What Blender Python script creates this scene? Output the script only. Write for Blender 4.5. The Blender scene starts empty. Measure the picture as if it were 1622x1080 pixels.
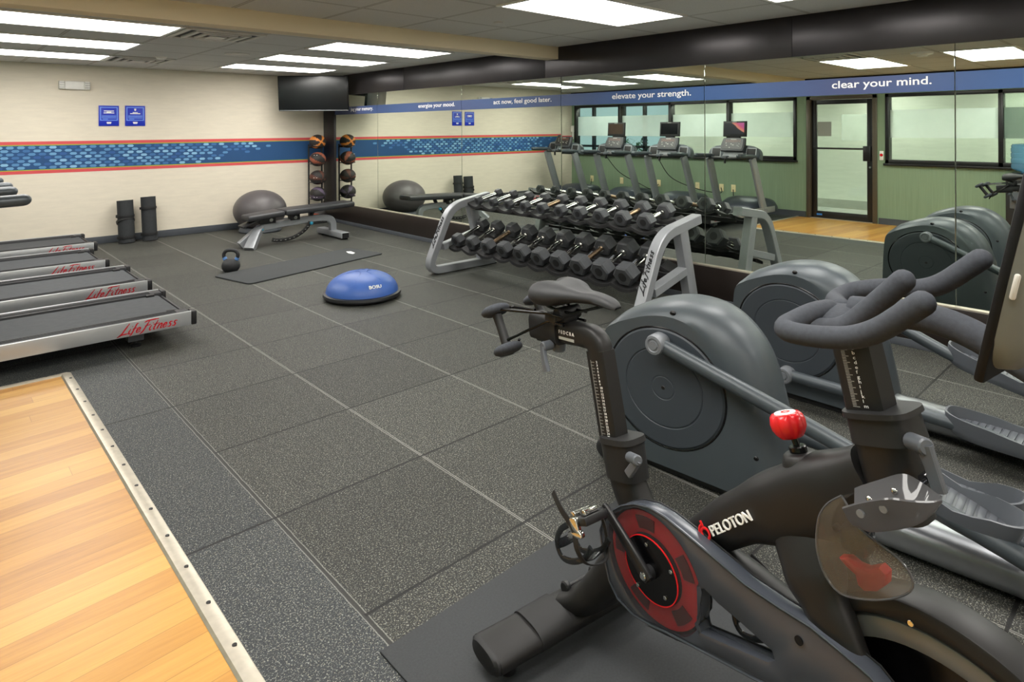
import bpy, bmesh, math, random
from mathutils import Matrix, Vector
random.seed(7)
SC = bpy.context.scene
COL = SC.collection
PI = math.pi

# ---------------------------------------------------------------- camera
def make_camera():
    yaw, roll, f = 0.747, 0.0053, 1014.58
    F = Vector((math.sin(yaw), math.cos(yaw), 0))
    r = Vector((math.cos(yaw), -math.sin(yaw), 0))
    d = Vector((0, 0, -1))
    c, s = math.cos(roll), math.sin(roll)
    r2, d2 = c*r + s*d, -s*r + c*d
    cam = bpy.data.cameras.new('camera'); o = bpy.data.objects.new('camera', cam); COL.objects.link(o)
    m = Matrix((( r2.x, -d2.x, -F.x, -5.1293), (r2.y, -d2.y, -F.y, -10.2912), (r2.z, -d2.z, -F.z, 1.55), (0, 0, 0, 1)))
    o.matrix_world = m
    cam.sensor_width = 36; cam.sensor_fit = 'HORIZONTAL'; cam.lens = f/1622*36
    cam.shift_y = -(540-203.19)/1622; cam.clip_start = 0.05; cam.clip_end = 200
    SC.camera = o
make_camera()
SC.view_settings.view_transform = 'Standard'; SC.view_settings.look = 'None'
SC.view_settings.gamma = 1; SC.view_settings.use_curve_mapping = False
SC.view_settings.exposure = 0.0
W = bpy.data.worlds.new('daylight'); SC.world = W; W.use_nodes = True
_bg = W.node_tree.nodes['Background']; _bg.inputs[0].default_value = (0.62, 0.80, 0.90, 1); _bg.inputs[1].default_value = 0.85
PANEL_W = 13.5          # emission strength of the ceiling diffusers
PANEL_COL = (1.0, 0.97, 0.915)

# ---------------------------------------------------------------- materials
def lin(c):
    return tuple(((v/255)/12.92 if v <= 10 else (((v/255)+.055)/1.055)**2.4) for v in c)
MATS = {}
class NT:
    def __init__(s, name):
        s.m = bpy.data.materials.new(name); s.m.use_nodes = True; s.t = s.m.node_tree
        s.t.nodes.clear(); s.out = s.t.nodes.new('ShaderNodeOutputMaterial')
    def n(s, typ, **kw):
        x = s.t.nodes.new(typ)
        for k, v in kw.items():
            if k.startswith('i_'):
                x.inputs[k[2:].replace('_', ' ')].default_value = v
            else: setattr(x, k, v)
        return x
    def l(s, a, b): s.t.links.new(a, b)
    def math(s, op, a, b=None, c=None):
        x = s.t.nodes.new('ShaderNodeMath'); x.operation = op
        for i, v in enumerate((a, b, c)):
            if v is None: continue
            if isinstance(v, (int, float)): x.inputs[i].default_value = v
            else: s.l(v, x.inputs[i])
        return x.outputs[0]
    def mix(s, f, a, b):
        x = s.t.nodes.new('ShaderNodeMix'); x.data_type = 'RGBA'
        for i, v in ((0, f), (6, a), (7, b)):
            if isinstance(v, (int, float)): x.inputs[i].default_value = v
            elif isinstance(v, tuple): x.inputs[i].default_value = (*v[:3], 1)
            else: s.l(v, x.inputs[i])
        return x.outputs[2]
    def ramp(s, f, stops):
        x = s.t.nodes.new('ShaderNodeValToRGB')
        e = x.color_ramp.elements
        while len(e) > len(stops): e.remove(e[-1])
        while len(e) < len(stops): e.new(.5)
        for k, (p, c) in zip(e, stops): k.position = p; k.color = (*c[:3], 1) if isinstance(c, tuple) else (c, c, c, 1)
        s.l(f, x.inputs[0]); return x.outputs[0]
    def noise(s, vec, scale, detail=2, rough=.5):
        x = s.n('ShaderNodeTexNoise'); x.inputs['Scale'].default_value = scale; x.inputs['Detail'].default_value = detail; x.inputs['Roughness'].default_value = rough
        if vec is not None: s.l(vec, x.inputs['Vector'])
        return x.outputs[0]
    def coord(s): return s.n('ShaderNodeTexCoord').outputs['Object']
    def mapping(s, vec, scale=(1, 1, 1), loc=(0, 0, 0)):
        x = s.n('ShaderNodeMapping'); x.inputs['Scale'].default_value = scale; x.inputs['Location'].default_value = loc
        s.l(vec, x.inputs[0]); return x.outputs[0]
    def bsdf(s, col, rough=.5, metal=0., spec=.5, bump=None, strength=.2, dist=.002, **kw):
        b = s.n('ShaderNodeBsdfPrincipled')
        for key, v in (('Base Color', col), ('Roughness', rough), ('Metallic', metal), ('Specular IOR Level', spec)):
            if isinstance(v, tuple): b.inputs[key].default_value = (*v[:3], 1)
            elif isinstance(v, (int, float)): b.inputs[key].default_value = v
            else: s.l(v, b.inputs[key])
        for k, v in kw.items(): b.inputs[k.replace('_', ' ')].default_value = v
        if bump is not None:
            x = s.n('ShaderNodeBump'); x.inputs['Strength'].default_value = strength; x.inputs['Distance'].default_value = dist
            s.l(bump, x.inputs['Height']); s.l(x.outputs[0], b.inputs['Normal'])
        return b.outputs[0]
    def done(s, sh): s.l(sh, s.out.inputs[0]); MATS[s.m.name] = s.m; return s.m

def simple(name, rgb, rough=.5, metal=0, spec=.5, var=.06, nscale=8, bump=0, bscale=300, **kw):
    n = NT(name); v = n.coord(); c = lin(rgb)
    f = n.noise(v, nscale, 3)
    lo = tuple(x*(1-var) for x in c); hi = tuple(min(1, x*(1+var)) for x in c)
    col = n.ramp(f, [(.3, lo), (.7, hi)])
    bm_ = n.noise(v, bscale, 2) if bump else None
    return n.done(n.bsdf(col, rough, metal, spec, bm_, bump, .001, **kw))

simple('silver_paint', (146, 149, 153), .38, .3, .5, .03)
simple('silver_rail', (176, 178, 180), .3, .55, .5, .03)
simple('silver_brushed', (150, 153, 158), .28, .8, .5, .05, 20)
simple('chrome', (215, 215, 212), .12, 1, .5, .03)
simple('worn_chrome', (165, 140, 115), .3, 1, .5, .25, 60)
simple('charcoal_plastic', (66, 73, 78), .4, .15, .5, .04, 5, .05, 500)
simple('charcoal_disc', (54, 60, 66), .5, 0, .4, .03, 5, .05, 500)
simple('grey_plastic', (84, 88, 94), .38, 0, .5, .04)
simple('hub_grey', (112, 116, 121), .4, .1, .5, .04)
simple('black_plastic', (24, 24, 26), .42, 0, .5, .1)
simple('matt_black', (31, 31, 32), .55, 0, .4, .1, 30, .05, 600)
simple('frame_black', (29, 28, 28), .45, 0, .38, .06, 6, .02, 400)
simple('gloss_black', (10, 10, 12), .22, 0, .4, .05)
simple('rubber_head', (66, 68, 71), .48, 0, .4, .12, 25, .08, 500)
simple('foam_grip', (62, 65, 71), .8, 0, .25, .12, 140, .25, 900)
simple('saddle_skin', (38, 39, 41), .55, 0, .4, .05, 60, .12, 700)
simple('pad_vinyl', (42, 43, 46), .42, 0, .5, .06, 12, .1, 400)
simple('mat_foam', (66, 68, 69), .85, 0, .2, .06, 60, .25, 700)
simple('bike_mat', (56, 58, 60), .7, 0, .3, .1, 150, .4, 600)
simple('roll_foam', (50, 52, 54), .7, 0, .25, .08, 40, .2, 500)
simple('belt_rubber', (72, 74, 77), .75, 0, .25, .08, 20, .15, 800)
simple('deck_edge', (44, 45, 48), .5, 0, .4, .06)
simple('hood_navy', (52, 58, 68), .35, 0, .5, .05)
simple('ball_vinyl', (84, 80, 81), .42, 0, .45, .05, 10)
simple('kettle_black', (40, 41, 43), .6, 0, .4, .12, 60, .2, 500)
simple('blue_band', (95, 140, 200), .5, 0, .4, .04)
simple('cyan_knob', (60, 160, 195), .4)
simple('bosu_blue', (62, 98, 172), .42, 0, .45, .04)
simple('bosu_base', (28, 29, 31), .45)
simple('red_gloss', (214, 26, 32), .24, 0, .6, .03)
simple('red_print', (190, 24, 36), .5, 0, .3, .03)
simple('red_logo', (226, 34, 38), .45, 0, .3, .03)
simple('white_print', (238, 238, 236), .5, 0, .3, .02)
simple('grey_print', (165, 165, 160), .5, 0, .3, .02)
simple('black_print', (22, 22, 26), .5, 0, .3, .02)
simple('orange_print', (235, 90, 50), .5, 0, .3, .02)
simple('ball_black', (40, 37, 36), .6, 0, .4, .08, 60, .2, 300)
simple('ball_orange', (205, 125, 52), .6, 0, .4, .05, 60, .2, 300)
simple('ball_rust', (140, 78, 58), .6, 0, .4, .06, 60, .2, 300)
simple('ball_brown', (86, 52, 42), .6, 0, .4, .06, 60, .2, 300)
simple('ball_purple', (84, 72, 92), .6, 0, .4, .06, 60, .2, 300)
simple('ivory', (228, 214, 168), .45)
simple('white_plastic', (232, 230, 224), .4)
simple('lens_clear', (205, 205, 200), .15, .3)
simple('sign_blue', (18, 46, 186), .4, 0, .5, .03)
simple('sign_line', (110, 150, 235), .4)
simple('espresso', (30, 23, 20), .38, 0, .5, .12, 5)
simple('beam_black', (50, 47, 49), .32, .45, .5, .12, 3, .05, 60)
simple('cove_base', (72, 76, 82), .55, 0, .4, .05)
simple('black_frame', (22, 20, 21), .35, 0, .5, .05)
simple('bronze_frame', (88, 80, 68), .4, .3, .5, .05)
simple('alu_trim', (196, 188, 172), .38, .7, .5, .08, 30)
simple('screw_dark', (46, 44, 44), .4, .6)
simple('beam_tan', (220, 206, 176), .7, 0, .3, .03, 2)
simple('cream_back', (205, 205, 190), .7, 0, .3, .03, 3)
simple('tan_panel', (146, 148, 140), .5, 0, .4, .03, 3)
simple('vent_white', (205, 202, 194), .5)
simple('vent_dark', (60, 58, 54), .8)
simple('leaf', (70, 120, 60), .6, 0, .3, .3, 20)
simple('monitor_back', (112, 114, 108), .5, .0, .5, .03)
simple('red_felt', (196, 26, 30), .5)
simple('rim_grey', (120, 121, 122), .4, .35)
simple('seam_edge', (120, 122, 118), .3, .7, .5)
simple('tape_blue', (60, 130, 215), .5)

def mirror_mat():
    n = NT('mirror_glass'); g = n.n('ShaderNodeBsdfGlossy'); g.inputs['Roughness'].default_value = 0
    f = n.noise(n.coord(), .7, 1)
    n.l(n.ramp(f, [(.3, (.80, .865, .79)), (.7, (.82, .88, .81))]), g.inputs['Color'])
    return n.done(g.outputs[0])
mirror_mat()
def clear_mat(name, tint, refl=1.45, frost=None, frost_f=.5, tl=.5):
    n = NT(name); t = n.n('ShaderNodeBsdfTransparent'); t.inputs[0].default_value = (*tint, 1)
    g = n.n('ShaderNodeBsdfGlossy'); g.inputs['Roughness'].default_value = .03
    lw = n.n('ShaderNodeLayerWeight'); lw.inputs[0].default_value = .5
    f0 = ((refl-1)/(refl+1))**2
    frv = n.math('MULTIPLY_ADD', n.math('POWER', lw.outputs['Facing'], 4.0), .8*(1-f0), f0)
    base = t.outputs[0]
    if frost:
        d = n.n('ShaderNodeBsdfDiffuse'); d.inputs[0].default_value = (*frost, 1)
        tr = n.n('ShaderNodeBsdfTranslucent'); tr.inputs[0].default_value = (*frost, 1)
        m0 = n.n('ShaderNodeMixShader'); m0.inputs[0].default_value = tl; n.l(d.outputs[0], m0.inputs[1]); n.l(tr.outputs[0], m0.inputs[2])
        m1 = n.n('ShaderNodeMixShader')
        ff = n.noise(n.coord(), 6, 2); n.l(n.math('MULTIPLY_ADD', ff, .08, frost_f-.04), m1.inputs[0])
        n.l(base, m1.inputs[1]); n.l(m0.outputs[0], m1.inputs[2]); base = m1.outputs[0]
    m = n.n('ShaderNodeMixShader'); n.l(frv, m.inputs[0]); n.l(base, m.inputs[1]); n.l(g.outputs[0], m.inputs[2])
    return n.done(m.outputs[0])
clear_mat('window_glass', (.93, .97, .94))
clear_mat('frost_film', (.9, .95, .93), 1.2, (.92, .95, .94), .6, .8)
clear_mat('smoke_plastic', (.5, .51, .54), 1.5, (.045, .047, .055), .42)
clear_mat('smoke_clear', (.86, .86, .84), 1.4, (.32, .32, .31), .16)
clear_mat('ring_clear', (.9, .9, .92), 1.35, (.25, .24, .25), .12)
simple('guard_plastic', (66, 70, 78), .26, .1, .5, .12, 4)
clear_mat('scoop_plastic', (.6, .6, .62), 1.5, (.2, .2, .21), .72)
clear_mat('water_blue', (.45, .7, .9), 1.4, (.30, .55, .75), .45)
clear_mat('perf_film', (.92, .94, .92), 1.1, (.8, .85, .82), .3, .8)
clear_mat('toe_cage', (.3, .32, .34), 1.4, (.05, .055, .06), .7)

def emit_mat(name, col, st):
    n = NT(name); e = n.n('ShaderNodeEmission'); e.inputs[1].default_value = st
    f = n.noise(n.coord(), 1.5, 1); n.l(n.ramp(f, [(.2, tuple(c*.985 for c in col)), (.8, col)]), e.inputs[0])
    return n.done(e.outputs[0])
emit_mat('panel_light', PANEL_COL, PANEL_W)
emit_mat('corridor_fill', (1, .98, .93), 20.0)

def screen_mat():
    n = NT('lit_screen'); v = n.coord(); s_ = n.n('ShaderNodeSeparateXYZ'); n.l(v, s_.inputs[0])
    w = n.math('ADD', n.math('MULTIPLY', s_.outputs[1], -.75), s_.outputs[2])
    f = n.math('ADD', w, n.math('MULTIPLY', n.noise(v, 5, 2), .06))
    col = n.ramp(f, [(.0, (.03, .03, .035)), (.085, (.035, .035, .04)), (.1, (.8, .3, .2)), (.15, (.7, .12, .2)), (.19, (.55, .1, .3))])
    e = n.n('ShaderNodeEmission'); n.l(col, e.inputs[0]); e.inputs[1].default_value = .9
    b = n.bsdf((.01, .01, .012), .12)
    a = n.n('ShaderNodeAddShader'); n.l(e.outputs[0], a.inputs[0]); n.l(b, a.inputs[1])
    return n.done(a.outputs[0])
screen_mat()
simple('dark_screen', (16, 18, 20), .12, 0, .5, .05)
simple('brown_screen', (56, 44, 36), .15, 0, .5, .05)
simple('bezel_black', (12, 12, 14), .55, 0, .3)
simple('tv_screen', (20, 22, 23), .3, 0, .5, .05)

def rubber_floor():
    n = NT('rubber_floor'); v = n.coord(); s_ = n.n('ShaderNodeSeparateXYZ'); n.l(v, s_.inputs[0]); x, y = s_.outputs[0], s_.outputs[1]
    PX, PY, X0, Y0 = .7079, .7024, -4.0924, -6.3619
    tx = n.math('DIVIDE', n.math('SUBTRACT', x, X0), PX)
    strip = n.math('LESS_THAN', tx, 0.0)
    py = n.math('MULTIPLY_ADD', strip, PY, PY)
    ty = n.math('DIVIDE', n.math('SUBTRACT', y, Y0), py)
    def dist(t, p):
        fr = n.math('FRACT', t); dd = n.math('MINIMUM', fr, n.math('SUBTRACT', 1.0, fr)); return n.math('MULTIPLY', dd, p)
    wob = n.math('MULTIPLY_ADD', n.noise(v, 14, 2), .006, -.003)
    dx = n.math('ABSOLUTE', n.math('ADD', dist(tx, PX), wob)); dy = n.math('ABSOLUTE', n.math('ADD', dist(ty, py), wob))
    # per tile tint
    cell = n.n('ShaderNodeCombineXYZ'); n.l(n.math('FLOOR', tx), cell.inputs[0]); n.l(n.math('FLOOR', ty), cell.inputs[1])
    wn = n.n('ShaderNodeTexWhiteNoise'); n.l(cell.outputs[0], wn.inputs[0])
    tint = n.math('MULTIPLY_ADD', wn.outputs[0], .32, .80)
    sp = n.noise(v, 165, 3, .75); sp2 = n.noise(n.mapping(v, (1, 1, 1), (7, 3, 1)), 190, 2, .7); mot = n.noise(v, 42, 3, .8)
    base = n.mix(n.noise(v, 1.4, 3), lin((35, 36, 35)), lin((43, 44, 42)))
    base = n.mix(strip, base, lin((44, 48, 52)))
    c = n.mix(n.ramp(sp, [(.578, 0.), (.612, 1.)]), base, lin((146, 148, 140)))
    c = n.mix(n.ramp(sp2, [(.615, 0.), (.65, 1.)]), c, lin((156, 152, 134)))
    tint = n.math('MULTIPLY', tint, n.math('MULTIPLY_ADD', mot, 1.2, .42))
    tintc = n.n('ShaderNodeCombineColor'); 
    for i in range(3): n.l(tint, tintc.inputs[i])
    mm = n.n('ShaderNodeMix'); mm.data_type = 'RGBA'; mm.blend_type = 'MULTIPLY'; mm.inputs[0].default_value = 1; n.l(c, mm.inputs[6]); n.l(tintc.outputs[0], mm.inputs[7]); c = mm.outputs[2]
    seam_glint = n.math('LESS_THAN', dx, .0065)
    first = n.math('LESS_THAN', n.math('ABSOLUTE', tx), .3)
    far = n.math('GREATER_THAN', tx, 1.5)
    seam_glint = n.math('LESS_THAN', dx, n.math('MULTIPLY_ADD', first, .004, .0065))
    amt = n.math('MULTIPLY', n.math('MULTIPLY', seam_glint, n.math('SUBTRACT', 1.0, n.math('MULTIPLY', first, .3))), .72)
    c = n.mix(amt, c, lin((146, 146, 140)))  # highlight on the bevelled tile edges, painted as lighter lines
    c = n.mix(n.math('MULTIPLY', n.math('LESS_THAN', dx, n.math('MULTIPLY_ADD', first, .0045, .0022)), .88), c, lin((24, 24, 24)))
    c = n.mix(n.math('MULTIPLY', n.math('LESS_THAN', dy, .0062), .95), c, lin((20, 20, 20)))
    h = n.math('ADD', n.math('MULTIPLY', sp, .4), n.math('MULTIPLY', n.math('MINIMUM', n.math('MINIMUM', dx, dy), .012), 60.))
    return n.done(n.bsdf(c, .62, 0, .35, h, .5, .002))
rubber_floor()

def wood_floor():
    n = NT('oak_planks'); v = n.coord(); s_ = n.n('ShaderNodeSeparateXYZ'); n.l(v, s_.inputs[0]); x, y = s_.outputs[0], s_.outputs[1]
    ty = n.math('DIVIDE', n.math('ADD', y, n.math('MULTIPLY', x, -.08)), .098); row = n.math('FLOOR', ty)
    wn = n.n('ShaderNodeTexWhiteNoise'); wn.noise_dimensions = '1D'; n.l(row, wn.inputs['W'])
    tx = n.math('DIVIDE', n.math('ADD', x, n.math('MULTIPLY', wn.outputs[0], 3.9)), 3.9)
    cell = n.n('ShaderNodeCombineXYZ'); n.l(n.math('FLOOR', tx), cell.inputs[0]); n.l(row, cell.inputs[1])
    w2 = n.n('ShaderNodeTexWhiteNoise'); n.l(cell.outputs[0], w2.inputs[0])
    g = n.noise(n.mapping(v, (1.2, 16, 1)), 2.2, 5, .65)
    g2 = n.noise(n.mapping(v, (3, 120, 1)), 2, 3, .6)
    t = n.math('ADD', n.math('MULTIPLY', w2.outputs[0], .4), n.math('ADD', n.math('MULTIPLY', g, .5), n.math('MULTIPLY', g2, .22)))
    c = n.ramp(t, [(.25, lin((158, 108, 50))), (.5, lin((187, 136, 65))), (.85, lin((207, 161, 84)))])
    fr = n.math('FRACT', ty); dd = n.math('MULTIPLY', n.math('MINIMUM', fr, n.math('SUBTRACT', 1., fr)), .098)
    fx = n.math('FRACT', tx); de = n.math('MULTIPLY', n.math('MINIMUM', fx, n.math('SUBTRACT', 1., fx)), 3.9)
    ln = n.math('LESS_THAN', n.math('MINIMUM', dd, de), .0011)
    c = n.mix(n.math('MULTIPLY', ln, .55), c, lin((120, 76, 36)))
    return n.done(n.bsdf(c, .36, 0, .4, g2, .06, .001))
wood_floor()

def wallpaper(name, rgb, mode):
    n = NT(name); v = n.coord(); c = lin(rgb)
    if mode == 'strie':
        f = n.noise(n.mapping(v, (1, 60, .6)), 2.2, 4, .6)
        f2 = n.noise(v, .8, 2)
        f = n.math('ADD', n.math('MULTIPLY', f, .8), n.math('MULTIPLY', f2, .2)); k = .18
    else:
        f = n.noise(n.mapping(v, (1.2, 1, 8)), 3, 5, .65); k = .05
    col = n.ramp(f, [(.3, tuple(q*(1-k) for q in c)), (.7, tuple(q*(1+k) for q in c))])
    return n.done(n.bsdf(col, .75, 0, .25, f, .08, .002))
wallpaper('cream_wallpaper', (222, 213, 195), 'lin')
wallpaper('sage_wallpaper', (130, 150, 124), 'strie')
wallpaper('corridor_wall', (226, 228, 216), 'lin')

def ceiling_mat(name, x0, y0, px=.7, py=.7, rgb=(208, 207, 202)):
    n = NT(name); v = n.coord(); s_ = n.n('ShaderNodeSeparateXYZ'); n.l(v, s_.inputs[0])
    def d(a, o, p):
        fr = n.math('FRACT', n.math('DIVIDE', n.math('SUBTRACT', a, o), p)); return n.math('MULTIPLY', n.math('MINIMUM', fr, n.math('SUBTRACT', 1., fr)), p)
    dd = n.math('MINIMUM', d(s_.outputs[0], x0, px), d(s_.outputs[1], y0, py))
    sp = n.noise(v, 140, 3, .7)
    c = n.mix(n.ramp(sp, [(.35, 0.), (.55, 1.)]), lin(tuple(q*.94 for q in rgb)), lin(rgb))
    c = n.mix(n.math('MULTIPLY', n.math('LESS_THAN', dd, .011), .45), c, lin((170, 164, 150)))
    c = n.mix(n.math('MULTIPLY', n.math('LESS_THAN', n.math('ABSOLUTE', n.math('SUBTRACT', dd, .012)), .0025), .75), c, lin((92, 88, 80)))
    return n.done(n.bsdf(c, .85, 0, .2, sp, .15, .002))
ceiling_mat('ceiling_tiles', -2.757, -3.01, .703, .7)
ceiling_mat('ceiling_tiles_near', -2.05, -6.12, .703, .695)
def tile_mat():
    n = NT('corridor_tile'); v = n.coord(); s_ = n.n('ShaderNodeSeparateXYZ'); n.l(v, s_.inputs[0])
    def d(a, p):
        fr = n.math('FRACT', n.math('DIVIDE', a, p)); return n.math('MULTIPLY', n.math('MINIMUM', fr, n.math('SUBTRACT', 1., fr)), p)
    dd = n.math('MINIMUM', d(s_.outputs[0], .33), d(s_.outputs[1], .33))
    c = n.mix(n.noise(v, 6, 3), lin((180, 184, 180)), lin((205, 208, 203)))
    c = n.mix(n.math('LESS_THAN', dd, .004), c, lin((120, 122, 120)))
    return n.done(n.bsdf(c, .4))
tile_mat()
# ---------------------------------------------------------------- mesh helpers
MAZ = Matrix(((1, 0, 0, 0), (0, 0, -1, 0), (0, 1, 0, 0), (0, 0, 0, 1)))     # (u,v) -> (x,z), extruded along y
MYZ = Matrix(((0, 0, 1, 0), (1, 0, 0, 0), (0, 1, 0, 0), (0, 0, 0, 1)))      # (u,v) -> (y,z), extruded along x
def T(x, y, z): return Matrix.Translation((x, y, z))
def RX(a): return Matrix.Rotation(a, 4, 'X')
def RY(a): return Matrix.Rotation(a, 4, 'Y')
def RZ(a): return Matrix.Rotation(a, 4, 'Z')
def S(x, y, z): return Matrix.Diagonal((x, y, z, 1))
def aim(p, q):
    """matrix whose z axis runs from p to q, origin at p"""
    d = (Vector(q)-Vector(p)).normalized()
    return Matrix.Translation(p) @ d.to_track_quat('Z', 'Y').to_matrix().to_4x4()
def rpath(pts, rad, n=5):
    P = [Vector(p) for p in pts]; out = [P[0]]
    for i in range(1, len(P)-1):
        r = rad[i-1] if isinstance(rad, (list, tuple)) else rad
        a, b = P[i-1]-P[i], P[i+1]-P[i]
        ra = min(r, a.length*.49); rb = min(r, b.length*.49)
        s, e = P[i]+a.normalized()*ra, P[i]+b.normalized()*rb
        for k in range(n+1):
            t = k/n; out.append(s*(1-t)**2 + P[i]*2*t*(1-t) + e*t*t)
    out.append(P[-1]); return out
def spline(pts, n=6):
    P = [Vector(p) for p in pts]; out = []
    for i in range(len(P)-1):
        p0 = P[i-1] if i else P[0]*2-P[1]; p1, p2 = P[i], P[i+1]; p3 = P[i+2] if i+2 < len(P) else P[-1]*2-P[-2]
        for k in range(n):
            t = k/n
            out.append(.5*((2*p1)+(p2-p0)*t+(2*p0-5*p1+4*p2-p3)*t*t+(3*p1-p0-3*p2+p3)*t**3))
    out.append(P[-1]); return out
class MB:
    def __init__(s): s.bm = bmesh.new()
    def add(s, verts, faces, M=None, mi=0):
        vs = [s.bm.verts.new((M @ Vector(v)) if M else Vector(v)) for v in verts]
        for f in faces:
            try: fc = s.bm.faces.new([vs[i] for i in f]); fc.material_index = mi
            except ValueError: pass
        return s
    def merge(s, b, M=None, mi=0):
        b.verts.index_update()
        s.add([v.co.copy() for v in b.verts], [[v.index for v in f.verts] for f in b.faces], M, mi); b.free(); return s
    def box(s, c, d, bev=0, M=None, mi=0, seg=2):
        b = bmesh.new(); bmesh.ops.create_cube(b, size=1, matrix=Matrix.Translation(c) @ Matrix.Diagonal((*d, 1)))
        if bev: bmesh.ops.bevel(b, geom=b.edges[:], offset=min(bev, min(d)*.49), segments=seg, profile=.5, affect='EDGES')
        return s.merge(b, M, mi)
    def b2(s, x0, x1, y0, y1, z0, z1, bev=0, M=None, mi=0):
        return s.box(((x0+x1)/2, (y0+y1)/2, (z0+z1)/2), (abs(x1-x0), abs(y1-y0), abs(z1-z0)), bev, M, mi)
    def loft(s, rings, cap=True, M=None, mi=0, closed=True):
        n = len(rings[0]); V = [p for r in rings for p in r]; F = []
        for i in range(len(rings)-1):
            for j in range(n if closed else n-1):
                k = (j+1) % n; F.append((i*n+j, i*n+k, (i+1)*n+k, (i+1)*n+j))
        if cap: F.append(tuple(range(n))[::-1]); F.append(tuple((len(rings)-1)*n+j for j in range(n)))
        return s.add(V, F, M, mi)
    def tube(s, pts, r, n=12, up=(0, 0, 1), M=None, mi=0, round_ends=False, sq=2.0):
        P = [Vector(p) for p in pts]; m = len(P)
        R = [r]*m if not isinstance(r, list) else r
        R = [(q, q) if not isinstance(q, tuple) else q for q in R]
        tg = [((P[min(i+1, m-1)]-P[max(i-1, 0)]).normalized()) for i in range(m)]
        if round_ends:
            P2, R2, t2 = [], [], []
            for k in range(4):
                a = PI/2*k/4; P2.append(P[0]-tg[0]*max(R[0])*math.cos(a)); R2.append((max(R[0][0]*math.sin(a), 1e-4), max(R[0][1]*math.sin(a), 1e-4))); t2.append(tg[0])
            P2 += P; R2 += R; t2 += tg
            for k in range(3, -1, -1):
                a = PI/2*k/4; P2.append(P[-1]+tg[-1]*max(R[-1])*math.cos(a)); R2.append((max(R[-1][0]*math.sin(a), 1e-4), max(R[-1][1]*math.sin(a), 1e-4))); t2.append(tg[-1])
            P, R, tg = P2, R2, t2
        u = Vector(up)
        if abs(u.dot(tg[0])) > .95: u = Vector((1, 0, 0)) if abs(tg[0].x) < .9 else Vector((0, 1, 0))
        rings = []
        for p, q, t in zip(P, R, tg):
            u = (u - t*u.dot(t)).normalized(); w = t.cross(u)
            ring = []
            if sq >= 5:
                c_ = .16 if sq < 8 else .08
                for ca, sa in ((1, -1+c_), (1, 1-c_), (1-c_, 1), (-1+c_, 1), (-1, 1-c_), (-1, -1+c_), (-1+c_, -1), (1-c_, -1)): ring.append(p + w*(q[0]*ca) + u*(q[1]*sa))
            else:
              for j in range(n):
                a = 2*PI*(j+.5)/n; ca, sa = math.cos(a), math.sin(a)
                if sq != 2.0: ca = math.copysign(abs(ca)**(2/sq), ca); sa = math.copysign(abs(sa)**(2/sq), sa)
                ring.append(p + w*(q[0]*ca) + u*(q[1]*sa))
            rings.append(ring)
        return s.loft(rings, True, M, mi)
    def lathe(s, prof, n=32, M=None, mi=0):
        V, F = [], []; idx = []
        for r, z in prof:
            if r < 1e-6: idx.append([len(V)]); V.append((0, 0, z))
            else:
                idx.append([len(V)+j for j in range(n)]); V += [(r*math.cos(2*PI*j/n), r*math.sin(2*PI*j/n), z) for j in range(n)]
        for a, b in zip(idx, idx[1:]):
            for j in range(n):
                k = (j+1) % n
                if len(a) == 1 and len(b) == 1: continue
                if len(a) == 1: F.append((a[0], b[k], b[j]))
                elif len(b) == 1: F.append((a[j], a[k], b[0]))
                else: F.append((a[j], a[k], b[k], b[j]))
        return s.add(V, F, M, mi)
    def cyl(s, p, q, r, n=20, bev=0, mi=0, M=None):
        L = (Vector(q)-Vector(p)).length
        pr = [(0, 0), (r, 0), (r, L), (0, L)] if not bev else [(0, 0), (r-bev, 0), (r, bev), (r, L-bev), (r-bev, L), (0, L)]
        mm = aim(p, q); return s.lathe(pr, n, (M @ mm) if M else mm, mi)
    def ell(s, c, r, nu=28, nv=16, M=None, mi=0):
        prof = [(math.sin(PI*i/nv), -math.cos(PI*i/nv)) for i in range(nv+1)]; prof[0] = (0, -1); prof[-1] = (0, 1)
        mm = Matrix.Translation(c) @ Matrix.Diagonal((*r, 1)); return s.lathe(prof, nu, (M @ mm) if M else mm, mi)
    def prism(s, poly, h, M=None, holes=(), bev=0, mi=0, seg=2):
        b = bmesh.new(); es = []
        for lp in (poly, *holes):
            vs = [b.verts.new((p[0], p[1], -h/2)) for p in lp]
            es += [b.edges.new((vs[i], vs[(i+1) % len(vs)])) for i in range(len(vs))]
        if holes: bmesh.ops.triangle_fill(b, edges=es, use_beauty=True, use_dissolve=False)
        else: b.faces.new(b.verts[:])
        ex = bmesh.ops.extrude_face_region(b, geom=b.faces[:])
        bmesh.ops.translate(b, verts=[v for v in ex['geom'] if isinstance(v, bmesh.types.BMVert)], vec=(0, 0, h))
        bmesh.ops.recalc_face_normals(b, faces=b.faces[:])
        if bev:
            ed = [e for e in b.edges if len(e.link_faces) == 2 and abs(e.calc_face_angle(0)) > .6 and abs(e.verts[0].co.z-e.verts[1].co.z) < 1e-6]
            bmesh.ops.bevel(b, geom=ed, offset=bev, segments=seg, profile=.5, affect='EDGES')
        return s.merge(b, M, mi)
    def build(s, name, mats, parent=None, smooth=38, loc=None, clean=True):
        if clean: bmesh.ops.recalc_face_normals(s.bm, faces=s.bm.faces[:])
        me = bpy.data.meshes.new(name); s.bm.to_mesh(me); s.bm.free()
        for m in ([mats] if isinstance(mats, str) else mats): me.materials.append(MATS[m])
        if smooth: me.shade_smooth(); me.set_sharp_from_angle(angle=math.radians(smooth))
        else: me.shade_flat()
        o = bpy.data.objects.new(name, me); COL.objects.link(o)
        if parent is not None: o.parent = parent
        if loc: o.location = loc
        return o
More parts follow.
